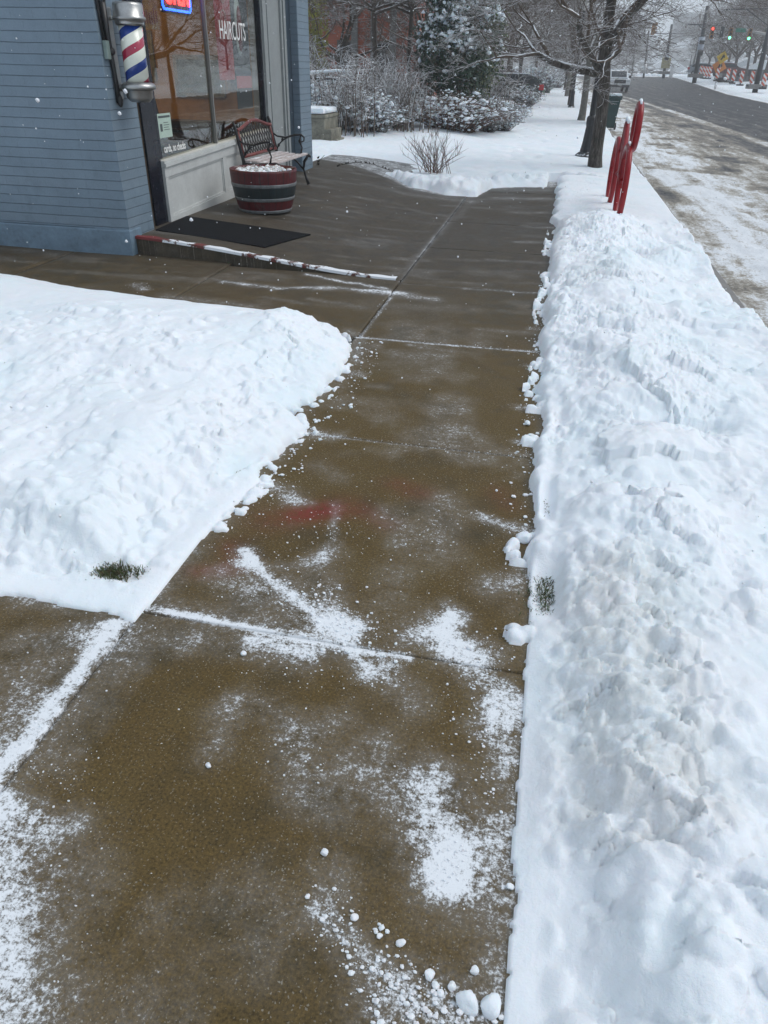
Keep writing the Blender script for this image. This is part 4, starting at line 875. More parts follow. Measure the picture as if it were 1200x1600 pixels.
# ================================================================== LOOSE SNOW
def chunk(mb, c, r, sub, sq, rn, smooth=True):
    vs, fs = ICO[sub]; pl = []
    for _ in range(11):
        n_ = Vector((rn.gauss(0, 1), rn.gauss(0, 1), rn.gauss(0, 1))).normalized(); pl.append((n_, rn.uniform(.62, .95)))
    out = []; ph = rn.random()*9
    for v in vs:
        V = Vector(v); q = 1.05
        for n_, d_ in pl:
            t = V.dot(n_)
            if t > .05: q = min(q, d_/t)
        q = q*(1+.035*math.sin(v[0]*11+ph)*math.sin(v[1]*13+ph*2)+.03*math.sin(v[2]*17+v[0]*9+ph))
        out.append((c[0]+v[0]*r*sq[0]*q, c[1]+v[1]*r*sq[1]*q, c[2]+v[2]*r*sq[2]*q))
    mb.add(out, fs, None, smooth)
rr = random.Random(21)
lumps = [(820, 838, .040, 'fist-sized snow clod at the right edge of the pavement'), (830, 680, .026, 'round snowball on the pavement near the right bank'), (824, 660, .022, 'small round snowball behind the larger one on the pavement'),
 (507, 1331, .014, 'small clod alone in the middle of the front slab'), (325, 1195, .012, 'flattened clod on the left of the front slab'), (730, 1563, .028, 'largest clod at the bottom edge of the pavement'), (768, 1570, .030, 'clod against the bank at the bottom right corner'),
 (626, 1472, .012, 'oval clod in the trail of crumbs'), (593, 1462, .009, 'long crumb of snow beside the oval clod'), (553, 1433, .010, 'clod at the start of the crumb trail'), (741, 1515, .013, 'lump of snow above the bottom clods'), (672, 1522, .015, 'soft lump at the lower end of the crumb trail'), (706, 1540, .012, 'lump left of the largest bottom clod'),
 (371, 796, .018, 'clod at the foot of the left bank'), (548, 632, .016, 'clod on the third slab near the left bank'), (380, 1020, .012, 'clod on the snowy joint line'), (735, 1011, .011, 'crumb right of the drifted patch'), (846, 560, .022, 'clod at the far end of the right bank foot'), (798, 1385, .010, 'small clod on the right pavement edge')]
for px, py, r0, lab in lumps:
    x, y = g(px, py, r0*.6); r0 *= .82; w = MB(); chunk(w, (0, 0, 0), r0, 3, (rr.uniform(.9, 1.35), rr.uniform(.8, 1.1), rr.uniform(.62, .8)), rr)
    o = part('snow_clod', w, MS, None, (x, y, r0*.55)); o.rotation_euler = (rr.uniform(-.4, .4), rr.uniform(-.4, .4), rr.uniform(0, 6)); tag(o, lab, 'snow clod', 'loose clods of snow on the pavement')
w = MB()
def crumbs(pts, wd, n, r0, r1):
    for _ in range(n):
        k = rr.randrange(len(pts)-1); t = rr.random(); x = pts[k][0]+(pts[k+1][0]-pts[k][0])*t+rr.gauss(0, wd); y = pts[k][1]+(pts[k+1][1]-pts[k][1])*t+rr.gauss(0, wd)
        r = r0+(r1-r0)*rr.random()**3; chunk(w, (x, y, r*.4), r, 1, (1.1, rr.uniform(.6, 1.2), .65), rr, False)
for p, wd, s in ST:
    if s > .5 and p[0][1] < 6: crumbs(p, wd*1.0, int(110*s), .001, .0045)
crumbs([(-.32, .89), (-.2, .80), (.04, .72)], .03, 200, .0015, .008); crumbs([(-.15, .72), (.1, .7)], .04, 160, .002, .010)
crumbs([(-1.12, 2.5), (-1.05, 2.8), (-1.05, 3.5), (-1.0, 4.3), (-1.15, 4.8)], .06, 260, .002, .014); crumbs([(.08, 2.5), (.08, 3.4), (.08, 4.6), (.1, 7)], .05, 260, .002, .014)
crumbs([(-1.1, 2.2), (-.1, 2.6)], .22, 300, .0015, .005); crumbs([(-.8, 1.7), (.0, 1.5)], .2, 260, .0012, .004); crumbs([(-.7, 2.0), (-.4, 1.75)], .07, 200, .002, .009); crumbs([(.0, 1.9), (.05, 1.2)], .05, 200, .0015, .006)
crumbs([(-1.2, 1.2), (-.9, .6)], .1, 260, .0012, .004)
tag(part('snow_crumbs', w, MS), kind='stuff')
w = MB()
for _ in range(1900):
    y = rr.uniform(1.2, 13)**1.0; x = rr.uniform(-1, 1)*(.75*y+.6)-.25*y*rr.random(); z = rr.uniform(.05, 3.6)
    if x < -3.85 and y > 6.4: continue
    r = rr.uniform(.0022, .0045); w.ico((x, y, z), r, 1, (1, .8, 1), .2, rr)
tag(part('falling_snow', w, mat('snowflake', (.85, .87, .9), .8, 0, 5, 0)), kind='stuff')

# grass poking out of the gaps
M_GRASS = mat('winter_grass', (.055, .075, .022), .7, .5, 30, 0); M_LEAF = mat('dead_leaf', (.075, .055, .025), .7, .5, 30, 0)
w = MB()
def blades(cx, cy, sx, sy, n, h):
    for _ in range(n):
        x = cx+rr.gauss(0, sx); y = cy+rr.gauss(0, sy); a = rr.uniform(0, 6.28); l = rr.uniform(.4, 1)*h; dx, dy = math.cos(a)*l*rr.uniform(.3, .9), math.sin(a)*l*rr.uniform(.3, .9); wd = .0018
        px_, py2 = -math.sin(a)*wd, math.cos(a)*wd; k = 0 if rr.random() < .72 else 1
        w.add([(x-px_, y-py2, 0.0), (x+px_, y+py2, 0.0), (x+dx*.6+px_*.7, y+dy*.6+py2*.7, l*.55), (x+dx*.6-px_*.7, y+dy*.6-py2*.7, l*.55), (x+dx, y+dy, l*.62)], [(0, 1, 2, 3), (3, 2, 4)], k)
blades(.175, 2.16, .026, .085, 560, .045); blades(.17, 2.78, .012, .05, 120, .035); blades(gx, gy, .055, .030, 520, .04); blades(gx2, gy2, .018, .05, 90, .03)
tag(part('grass', w, [M_GRASS, M_LEAF]), kind='stuff')
w = MB(); w.bb(.10, .30, 1.98, 2.34, -.02, -.004); w.bb(gx-.16, gx+.16, gy-.1, gy+.1, -.02, -.004); w.bb(.1, .24, 2.6, 2.95, -.02, -.004); tag(part('bare_earth', w, M_SOIL), kind='structure')

# ================================================================== TREES AND SHRUBS
M_BARK = mat('grey_brown_bark', (.062, .046, .034), .85, .45, 14, .9, .02, snow=.62)
M_TWIG = mat('twig_bark', (.095, .068, .050), .85, .35, 20, 0, snow=.58)
M_PALEBARK = mat('pale_bark', (.15, .14, .12), .85, .35, 10, .6, .02, snow=.6)
def bark_trunk():
    m, nt, b = new_mat('furrowed_bark'); co = coord(nt); mp = N(nt, 'ShaderNodeMapping'); mp.inputs['Scale'].default_value = (1, 1, .16); L(nt, co, mp.inputs[0])
    n = noise(nt, mp.outputs[0], 28, 6, .7, .6); n2 = noise(nt, co, 5, 4)
    c = ramp(nt, n, [(.38, (.018, .015, .012)), (.52, (.07, .058, .047)), (.68, (.15, .135, .12))])
    ge = N(nt, 'ShaderNodeNewGeometry'); sx = N(nt, 'ShaderNodeSeparateXYZ'); L(nt, ge.outputs['Normal'], sx.inputs[0]); f = mth(nt, 'MULTIPLY', mth(nt, 'SUBTRACT', mth(nt, 'ADD', sx.outputs[2], mth(nt, 'MULTIPLY', n2, .6)), .85), 6, clamp=True)
    L(nt, mixc(nt, f, c, SNOWC), b.inputs['Base Color']); b.inputs['Roughness'].default_value = .9; bump(nt, b, n, 1, .03); return m
M_TRUNK = bark_trunk()
def tree_meshes(seed, h0=2.0, r0=.115, limbs=5, L0=1.35, depth=6, lean=.0, elev=(35, 70), droop=.0, rmin=.0035, twn=3, trunkn=12):
    rn = random.Random(seed); T = MB(); B = MB()
    pts = [(0, 0, -.1)]; rs = [r0*1.25]; n = 9
    for k in range(1, n+1):
        t = k/n; pts.append((lean*t*h0+.03*math.sin(t*5+seed), .03*math.cos(t*4+seed), t*h0)); rs.append(r0*(1-.18*t)*(1.08 if k == 1 else 1))
    T.tube(pts, rs, trunkn)
    top = Vector(pts[-1])
    def grow(p, d, r, Ln, dep):
        n = 4 if dep > 2 else 3; P = [p]; Rr = [r]; dd = d
        for k in range(n):
            dd = (dd+Vector((rn.gauss(0, .16), rn.gauss(0, .16), rn.gauss(.02, .12)-droop*(6-dep)*.02))).normalized()
            P.append(P[-1]+dd*Ln/n); Rr.append(max(rmin*.8, r*(1-.38*(k+1)/n)))
        mb = T if dep >= depth-1 else B
        mb.tube(P, Rr, 8 if dep >= depth-1 else (5 if dep > 3 else 3), cap=False)
        if dep == 0: return
        m = 3 if rn.random() < .55 else 2
        for k in range(m+ (1 if dep < 4 else 0)):
            q = P[-1] if k < 2 else P[rn.randrange(1, len(P)-1)]
            ax = Vector((rn.gauss(0, 1), rn.gauss(0, 1), rn.gauss(0, .6))).normalized(); a = R(rn.uniform(18, 52)*(1 if k < 2 else 1.3))
            nd = (Matrix.Rotation(a, 3, dd.cross(ax).normalized()) @ dd)
            if nd.z < -.25: nd.z *= .3
            grow(q, nd.normalized(), Rr[-1]*rn.uniform(.62, .85), Ln*rn.uniform(.6, .82), dep-1)
    for k in range(limbs):
        a = 6.283*k/limbs+rn.uniform(-.4, .4); e = R(rn.uniform(*elev)); z = top-Vector((0, 0, rn.uniform(0, .5) if k else 0)); 
        grow(z, Vector((math.cos(a)*math.cos(e), math.sin(a)*math.cos(e), math.sin(e))), r0*rn.uniform(.42, .62), L0*rn.uniform(.8, 1.15), depth-1)
    return T, B
def make_tree(name, label, cat, loc, seed, rz=0, group=None, bark=None, **kw):
    T, B = tree_meshes(seed, **kw); t = thing(name, label, cat, loc, rz, group)
    part('trunk', T, bark or M_TRUNK, t); part('crown', B, M_TWIG, t); return t
GR = 'bare street trees along the kerb'
x, y = .85, 15.85
t1 = make_tree('street_tree', 'nearest bare street tree with furrowed trunk, just past the red bike rack', 'tree', (x, y, .03), 5, 0, GR, h0=2.0, r0=.125, limbs=8, L0=1.15, depth=7, lean=-.075, elev=(5, 65), droop=.5)
t2 = make_tree('street_tree', 'second street tree with a pale crooked trunk beside the green bin', 'tree', (.86, 31.0, .03), 8, 1.0, GR, bark=M_PALEBARK, h0=2.2, r0=.13, limbs=7, L0=1.35, depth=7, lean=.03, elev=(5, 65), droop=.5, rmin=.006)
labs = ['third bare street tree along the snowy pavement', 'fourth bare street tree along the snowy pavement', 'fifth bare street tree along the snowy pavement', 'farthest bare street tree where the pavement ends']
for k, (xx, yy) in enumerate([(.62, 45.5), (.5, 60), (.4, 78), (.2, 100)]):
    dup((t1, t2)[k % 2], (xx, yy, float(aY(yy))), 1.3+k*2.1, labs[k], GR, scale=1.1+.05*k)
GB = 'bare trees behind the lawn on the left'
t3 = make_tree('bare_tree', 'dark slim bare tree in front of the red brick building', 'tree', (*g(584, 190, .2), .1), 12, 0, GB, bark=M_BARK, h0=3.2, r0=.07, limbs=12, L0=1.2, depth=6, elev=(5, 50), rmin=.006)
t3.location = (at(584, 130, 24).x, 24, .2)
t4 = make_tree('bare_tree', 'tall bare tree behind the snow covered evergreen', 'tree', (at(700, 100, 30).x, 30, .2), 14, 0, GB, bark=M_BARK, h0=2.0, r0=.10, limbs=9, L0=1.6, depth=7, elev=(5, 60), rmin=.007)
more = [(492, 33, t3, 'pale bare trunk at the left in front of the yellow-green hedge', 1.3), (530, 30, t4, 'bare forked tree between the hedge and the brick building', 1.0), (640, 27, t3, 'bare tree at the right corner of the brick building', 1.1),
 (662, 34, t4, 'bare tree just left of the evergreen', 1.2), (752, 40, t4, 'bare tree right behind the evergreen', 1.3), (775, 46, t3, 'bare tree behind the parked dark car', 1.9), (795, 52, t4, 'large bare tree behind the dark car, left of the pavement', 1.4), (815, 62, t4, 'bare tree left of the far pavement', 1.5), (838, 80, t4, 'bare tree beside the green utility box', 1.5), (800, 75, t3, 'far bare tree above the hedge', 2.4), (740, 60, t4, 'far bare tree right of the evergreen', 1.7), (855, 110, t4, 'distant bare tree at the end of the pavement', 1.6), (700, 58, t4, 'far bare tree hidden behind the evergreen', 1.7), (770, 90, t4, 'distant bare tree over the parked cars', 2.2), (725, 85, t3, 'distant bare tree between evergreen and cars', 3.0)]
for k, (px, Y0, src, lab, sc) in enumerate(more):
    p = at(px, 100, Y0); dup(src, (p.x, Y0, float(aY(Y0))+.1), k*1.7, lab, GB, scale=sc)

def snowy_bush(seed, r, h, n, leafy=.5):
    rn = random.Random(seed); B = MB(); S2 = MB(); Lf = MB()
    for k in range(n):
        a = rn.uniform(0, 6.283); q = math.sqrt(rn.random()); b0 = Vector((math.cos(a)*q*r*.35, math.sin(a)*q*r*.35, 0)); out = Vector((math.cos(a), math.sin(a), 0))*r*q*rn.uniform(.6, 1.1); hh = h*rn.uniform(.5, 1)*(1-.35*q)
        P = [b0, b0+out*.35+Vector((rn.gauss(0, .05), rn.gauss(0, .05), hh*.55)), b0+out*.75+Vector((rn.gauss(0, .08), rn.gauss(0, .08), hh*.92)), b0+out*1.1+Vector((rn.gauss(0, .1), rn.gauss(0, .1), hh*rn.uniform(.8, 1.05)))]
        B.tube(P, [.012, .009, .006, .003], 3, cap=False)
        for j in range(13):
            t = rn.uniform(.1, 1)*2.99; i = int(t); p = P[i].lerp(P[i+1], t-i); d = Vector((rn.gauss(0, 1), rn.gauss(0, 1), rn.uniform(-.2, .9))).normalized()*rn.uniform(.06, .28)
            B.tube([p, p+d*.6, p+d], [.006, .005, .003], 3, cap=False)
            for z in range(2):
                pp = p+d*rn.uniform(.3, 1)
                if rn.random() < leafy:
                    u = Vector((rn.gauss(0, 1), rn.gauss(0, 1), rn.gauss(0, .5))).normalized()*rn.uniform(.02, .04); v = u.orthogonal().normalized()*rn.uniform(.012, .022); Lf.poly([pp-v, pp+u*.5-v*1.2+Vector((0, 0, -.01)), pp+u, pp+v*1.2])
                if rn.random() < .30: S2.ico(pp+Vector((0, 0, .012)), .010+.055*rn.random()**2.5, 1, (rn.uniform(.8, 1.7), rn.uniform(.8, 1.5), rn.uniform(.5, .8)), .4, rn)
    return B, S2, Lf
M_LEAFD = mat('dark_leaves', (.018, .030, .014), .5, .5, 12, 0); M_STEMS = mat('brown_stems', (.075, .05, .038), .85, .3, 20, 0, snow=.25, snow_scale=3)
def make_bush(name, label, loc, seed, r, h, n, group=None, leafy=.5, cat='bush'):
    t = thing(name, label, cat, loc, 0, group); B, S2, Lf = snowy_bush(seed, r, h, n, leafy)
    part('stems', B, M_STEMS, t); part('snow_load', S2, MS, t)
    if Lf.v: part('leaves', Lf, M_LEAFD, t)
    return t
GBU = 'snow laden bushes at the back of the lawn'
b1 = make_bush('snowy_bush', 'snow laden bush behind the iron fence', (at(498, 175, 20.5).x, 22.5, .2), 31, .95, 1.35, 150, GBU)
b2 = make_bush('snowy_bush', 'sprawling snowy bush right of the stone wall', (at(545, 190, 20).x, 20.5, .12), 32, 1.0, 1.15, 150, GBU, .35)
bl = [(580, 20.6, b1, 'snowy bush under the dark slim tree', .85), (612, 22.5, b2, 'snowy bush before the brick building corner', .9), (640, 24.5, b1, 'low snowy bush between the brick building and the evergreen', .75), (520, 24, b2, 'taller snowy bush behind the fence end', 1.25), (560, 25, b1, 'snowy bush behind the sprawling one', 1.2), (600, 27, b2, 'rear snowy bush against the brick building', 1.3),
      (762, 23.5, b1, 'snowy hedge bush right of the evergreen', .72), (790, 24.5, b2, 'rounded snowy bush beside the pavement', .62), (738, 25.5, b1, 'snowy bush below the parked car', .7), (806, 29, b2, 'snowy bush by the edge of the pavement', .6), (822, 40, b1, 'snowy bush just past the dark car', .8), (806, 48, b2, 'snowy bush next to the taillight of the dark car', 1.0), (845, 66, b1, 'round snowy bush behind the green utility box', 1.4), (868, 84, b2, 'snowy bush at the far left of the pavement', 1.3), (832, 78, b2, 'bright snowy bush left of the small tree', 1.8), (480, 26, b1, 'snowy bush at the left edge behind the shop corner', 1.2)]
for k, (px, Y0, src, lab, sc) in enumerate(bl): p = at(px, 150, Y0); dup(src, (p.x, Y0, float(aY(Y0))+.08), k*2.1, lab, GBU, scale=sc)
GT = 'tangled leafless thickets with snow on the twigs'
def thicket(seed, n, h, sp_):
    rn = random.Random(seed); B = MB()
    for k in range(n):
        a = rn.uniform(0, 6.283); l = rn.uniform(.5, 1)*sp_; hh = h*rn.uniform(.5, 1); p = Vector((rn.gauss(0, sp_*.3), rn.gauss(0, sp_*.2), 0)); o = Vector((math.cos(a)*l, math.sin(a)*l*.7, 0)); P = [p]
        for t in (.25, .5, .75, 1): P.append(p+o*t*t+Vector((rn.gauss(0, .05), rn.gauss(0, .05), hh*(1-(1-t)**2)*(1 if t < 1 else .93))))
        B.tube(P, [.016, .013, .010, .007, .004], 4, cap=False)
        for j in range(9):
            t = rn.uniform(.8, 3.95); i = int(t); q = P[i].lerp(P[i+1], t-i); d = (Vector((rn.gauss(0, .8), rn.gauss(0, .6), rn.uniform(-.1, .9)))).normalized()*rn.uniform(.12, .55); q2 = q+d*.55+Vector((0, 0, .02)); B.tube([q, q2, q+d], [.006, .005, .003], 3, cap=False)
            for z in range(2): d2 = (d.normalized()+Vector((rn.gauss(0, .7), rn.gauss(0, .7), rn.gauss(.1, .5)))).normalized()*rn.uniform(.06, .22); B.tube([q2, q2+d2], [.004, .003], 3, cap=False)
    return B
tk = thing('snowy_thicket', 'tangle of snow lined branches above the stone wall end', 'thicket', (at(530, 150, 19.5).x, 19.5, .1), 0, GT); part('branches', thicket(61, 40, 1.75, 1.2), mat('snow_lined_stems', (.13, .10, .08), .85, .3, 20, 0, snow=.22, snow_scale=4), tk)
for px, Y0, lab, sc in ((565, 21.5, 'tangle of snow lined branches left of the dark slim tree', 1.0), (600, 23, 'tangle of snow lined branches right of the dark slim tree', 1.05), (635, 21.5, 'tangle of snow lined branches left of the evergreen', .9), (500, 25, 'tangle of snow lined branches behind the iron railing', 1.3), (668, 26, 'tangle of branches behind the left side of the evergreen', 1.4), (765, 27, 'tangle of branches right of the evergreen', 1.0)):
    p = at(px, 150, Y0); dup(tk, (p.x, Y0, .1), px*.37, lab, GT, scale=sc)
# brown dry shrub under the evergreen
M_DRY = mat('dry_reddish_stems', (.10, .055, .035), .85, .4, 20, 0, snow=.85)
t = thing('dry_shrub', 'dry reddish brown shrub at the foot of the evergreen', 'shrub', (at(712, 170, 22.5).x, 22.5, .1))
B, S2, Lf = snowy_bush(77, 1.35, 1.15, 260, 0); part('stems', B, M_DRY, t); part('snow_load', S2, MS, t)
t.scale = (1, .7, 1)
# evergreen
def evergreen(seed=4):
    rn = random.Random(seed); T = MB(); Lf = MB(); S2 = MB(); T.tube([(0, 0, 0), (.05, 0, 1.5), (0, .05, 3.4), (.05, 0, 4.6)], [.10, .08, .05, .02], 8)
    for k in range(36):
        z = rn.uniform(.6, 4.2); a = rn.uniform(0, 6.28); rr0 = rad_(z)*rn.uniform(.7, 1); T.tube([(0, 0, z), (math.cos(a)*rr0*.6, math.sin(a)*rr0*.6, z+.12), (math.cos(a)*rr0, math.sin(a)*rr0, z-.02)], [.02, .012, .004], 4)
    cl = [(rn.uniform(0, 6.283), rn.uniform(.35, 4.7), rn.random()**.4) for _ in range(420)]
    for a, z, q in cl:
        rr0 = rad_(z)*(.35+.65*q)*rn.uniform(.85, 1.12); c = Vector((math.cos(a)*rr0, math.sin(a)*rr0, z)); s = rn.uniform(.12, .24)
        for j in range(46):
            p = c+Vector((rn.gauss(0, s), rn.gauss(0, s), rn.gauss(0, s*.8))); u = Vector((rn.gauss(0, 1), rn.gauss(0, 1), rn.gauss(-.5, .7))).normalized()*rn.uniform(.08, .16); v = u.orthogonal().normalized()*rn.uniform(.022, .045)
            Lf.poly([p, p+u*.5+v, p+u, p+u*.5-v], k=1 if (math.cos(a-.3) > .55 and z < 2.4 and rn.random() < .5) else 0)
        amt = .95 if (z > 2.2 or (math.cos(a-3.6) > .0 and z > 1.5)) else .22 if z > 1.2 else .08
        for j in range(15):
            if rn.random() < amt: S2.ico(c+Vector((rn.gauss(0, s*.9), rn.gauss(0, s*.9), rn.uniform(0, s*1.3))), rn.uniform(.02, .09), 1, (rn.uniform(.8, 1.5), rn.uniform(.8, 1.5), rn.uniform(.45, .9)), .4, rn)
    return T, Lf, S2
def rad_(z): return 1.28*math.sin(min(1, max(.0, (z+.35)/2.1))*math.pi*.5)*(1-.62*max(0, (z-1.8)/3.2)) if z < 5 else .1
T, Lf, S2 = evergreen()
ev = thing('evergreen_tree', 'dark evergreen tree loaded with snow on its upper left side', 'tree', (at(716, 150, 24.5).x, 24.5, .55)); part('trunk', T, M_BARK, ev); part('crown', Lf, [mat('evergreen_leaves', (.016, .040, .018), .5, .5, 6, 0), mat('yellowish_leaves', (.05, .065, .015), .5, .4, 6, 0)], ev); part('snow_load', S2, MS, ev); ev.scale = (.84, .84, 1)
# yellow-green hedge tree behind the shop corner
yh = thing('conifer_hedge', 'tall yellow-green conifer hedge left of the brick building', 'hedge', (at(486, 100, 28.5).x-.35, 28.5, 0)); Lf = MB(); rn = random.Random(6)
for _ in range(5200):
    a = rn.uniform(0, 6.283); z = rn.uniform(.6, 7.5); q = math.sqrt(rn.random()); p = Vector((math.cos(a)*q*1.0, math.sin(a)*q*.8, z)); u = Vector((rn.gauss(0, .4), rn.gauss(0, .4), 1)).normalized()*rn.uniform(.12, .3); v = Vector((rn.gauss(0, 1), rn.gauss(0, 1), 0)).normalized()*.03
    Lf.poly([p, p+u*.5+v, p+u, p+u*.5-v])
part('foliage', Lf, mat('yellow_green_foliage', (.24, .24, .04), .7, .5, 4, 0), yh); w = MB(); w.tube([(0, 0, 0), (0, 0, 7)], [.15, .03], 8); part('trunk', w, M_BARK, yh)
# bare shrub sticking out of the snow
def whips(seed, n, h, spread):
    rn = random.Random(seed); B = MB()
    for k in range(n):
        a = rn.uniform(0, 6.283); s = rn.random()**.6*spread; hh = h*rn.uniform(.45, 1)*(1-.25*s/spread); b0 = Vector((math.cos(a)*.08*rn.random()+rn.gauss(0, .12), rn.gauss(0, .06), 0)); o = Vector((math.cos(a)*s, math.sin(a)*s*.6, 0))
        P = [b0, b0+o*.3+Vector((0, 0, hh*.4)), b0+o*.7+Vector((0, 0, hh*.78)), b0+o+Vector((0, 0, hh))]; B.tube(P, [.006, .005, .0035, .0015], 4, cap=False)
        for j in range(4):
            t = rn.uniform(.8, 2.9); i = int(t); p = P[i].lerp(P[i+1], t-i); d = (o.normalized()*rn.uniform(.0, .6)+Vector((rn.gauss(0, .4), rn.gauss(0, .3), 1))).normalized()*rn.uniform(.08, .28); B.tube([p, p+d*.5+Vector((rn.gauss(0, .01), 0, 0)), p+d], [.003, .0022, .001], 3, cap=False)
    return B
sh = thing('bare_shrub', 'leafless shrub of thin reddish twigs standing in the snow by the ramp', 'shrub', (-1.98, 13.75, .08)); part('stems', whips(3, 46, .78, .62), mat('red_brown_twigs', (.13, .07, .05), .8, .3, 20, 0), sh)
br2 = thing('bramble', 'thin arching bramble stem over the snow beside the bench', 'bramble', (*g(512, 268, .1), .09)); w = MB(); rn = random.Random(8)
P = [Vector((0, 0, 0)), Vector((.22, .02, .12)), Vector((.5, .05, .17)), Vector((.8, .05, .15)), Vector((1.1, .05, .06))]; w.tube(P, [.006, .005, .005, .004, .003], 5)
for _ in range(26):
    t = rn.uniform(0, 3.9); i = int(t); p = P[i].lerp(P[i+1], t-i); w.poly([p, p+Vector((.015, .01, .012)), p+Vector((rn.gauss(0, .02), .01, .03)), p+Vector((-.012, 0, .012))])
P = [Vector((-.25, 0, 0)), Vector((-.18, .0, .14)), Vector((-.05, .0, .26))]; w.tube(P, .004, 5)
for q in (.1, .14, .2): w.poly([(-.18, 0, q), (-.15, .01, q+.01), (-.14, 0, q+.045), (-.18, -.01, q+.03)])
part('stem', w, mat('dark_bramble', (.03, .025, .018), .7), br2)

# ================================================================== FENCE, STONE WALL, BRICK BUILDING
fx = at(483, 190, 20.2).x
fn = thing('iron_fence', 'black iron railing with a snowy top rail behind the shop corner', 'fence', (fx-1.2, 20.2, .55))
for k in range(17):
    w = MB(); x = k*.115; z = .9+.06*max(0, x-1.2)*0; w.tube([(x, 0, -.1), (x, 0, z)], .011, 6); part('picket', w, M_BLACK, fn)
w = MB(); w.bb(-.1, 1.95, -.015, .015, .06, .09); w.bb(-.1, 1.95, -.015, .015, .80, .83); part('rail', w, M_BLACK, fn)
w = MB(); w.tube([(-.1, 0, .93), (1.0, 0, .925), (1.95, 0, 1.0), (2.3, 0, .99)], [.03, .04, .03, .02], 8); part('snow_cap', w, MS, fn)
sw = thing('stone_wall', 'low weathered stone wall end with a thick snow cap beside the shop', 'wall', (-5.35, 18.0, 0))
w = MB(); w.bb(-.9, .14, 0, 1.2, -.1, .62, .02); w.bb(.14, .30, .0, .9, -.1, .40, .02); w.bb(.30, .42, .05, .7, -.1, .2, .02); w.bb(-.9, .16, -.02, 1.22, .621, .69, .015)
part('masonry', w, mat('weathered_stone', (.20, .19, .15), .85, .5, 5, .8, .02), sw)
w = MB(); w.bb(-.88, .12, 0.0, 1.2, .70, .82, .05); w.ico((.02, .3, .78), .14, 2, (1.2, 1.6, .5), .1); part('snow_cap', w, MS, sw)
bxl, bxr = at(500, 60, 36).x, at(653, 60, 36).x
bb = thing('brick_building', 'red brick building behind the bare trees on the left', 'building', ((bxl+bxr)/2, 36, 0)); hw = (bxr-bxl)/2
w = MB(); w.bb(-hw-5, hw, 0, 8, 0, 7.5); part('wall', w, MREDBRICK, bb)
w = MB(); w.bb(-hw-5.3, hw+.3, -.3, 8.3, 7.5, 7.9, .02); part('roof', w, mat('snowy_roof', (.2, .2, .2), .7, snow=.3), bb)
M_WIN = mat('dark_window', (.02, .022, .025), .15, .2, 4, 0); M_WFR = mat('brown_window_frame', (.12, .10, .085), .6)
for x in (-hw+1.2, -hw+2.7):
    for z in (.9, 3.9):
        w = MB(); w.bb(x-.42, x+.42, -.06, -.002, z, z+1.7); fo = part('window', w, M_WFR, bb); w = MB(); w.bb(x-.34, x+.34, -.075, -.062, z+.07, z+1.63); part('pane', w, M_WIN, fo)
for k, x in enumerate((-.6, .25, 1.1)):
    w = MB(); w.bb(x-.13, x+.13, -.12, -.003, 0, 7.45); part('pilaster_strip', w, mat('grey_strip%d' % k, (.16, .16, .155), .7) if k == 0 else bpy.data.materials['grey_strip0'], bb)

# ================================================================== STREET FURNITURE
# lamp posts
lp = thing('lamp_post', 'black fluted lamp post right behind the nearest street tree', 'lamp post', (.72, 17.9, .03), 0, 'black lamp posts along the pavement')
w = MB(); w.lathe([(0, 0), (.24, 0), (.24, .07), (.20, .10), (.15, .14), (.12, .3), (.09, .62), (.10, .66), (.10, .78), (.075, .82), (0, .82)], n=12, smooth=False); part('base', w, M_BLACKSNOW, lp)
w = MB(); w.lathe([(.06, .8), (.05, 4.0), (.07, 4.05), (.04, 4.1)], n=12, smooth=False); part('post', w, M_BLACK, lp)
w = MB(); w.lathe([(.05, 4.1), (.15, 4.25), (.2, 4.55), (.12, 4.8), (.0, 4.9)], n=16); part('lamp_shade', w, mat('milky_lamp_glass', (.6, .6, .56), .4, .05, 5, 0), lp)
dup(lp, (.62, 42.6, .0), .4, 'black lamp post between the second and third street trees'); dup(lp, (.5, 68, .05), .7, 'farthest black lamp post on the snowy pavement')
# wheeled bin
bn_ = thing('wheelie_bin', 'dark green wheeled bin with snow on its lid by the kerb', 'bin', (1.74, 30.0, -.10), R(8))
w = MB()
b0, b1_ = (.46, .52), (.60, .68); vs = [(-b0[0]/2, -b0[1]/2, .06), (b0[0]/2, -b0[1]/2, .06), (b0[0]/2, b0[1]/2, .06), (-b0[0]/2, b0[1]/2, .06), (-b1_[0]/2, -b1_[1]/2, .98), (b1_[0]/2, -b1_[1]/2, .98), (b1_[0]/2, b1_[1]/2, .98), (-b1_[0]/2, b1_[1]/2, .98)]
M_BIN = mat('dark_green_plastic', (.010, .040, .038), .45, .2, 8, .1); w.add(vs, [(0,3,2,1),(4,5,6,7),(0,1,5,4),(1,2,6,5),(2,3,7,6),(3,0,4,7)]); w.bb(-.33, .33, -.37, .37, .93, .985, .01); part('body', w, M_BIN, bn_)
w = MB(); w.bb(-.34, .34, -.38, .38, .99, 1.04, .015); w.tube([(-.25, .40, 1.0), (.25, .40, 1.0)], .018, 8); part('lid', w, M_BIN, bn_)
w = MB(); w.bb(-.32, .32, -.36, .36, 1.04, 1.12, .035); part('snow_cap', w, MS, bn_)
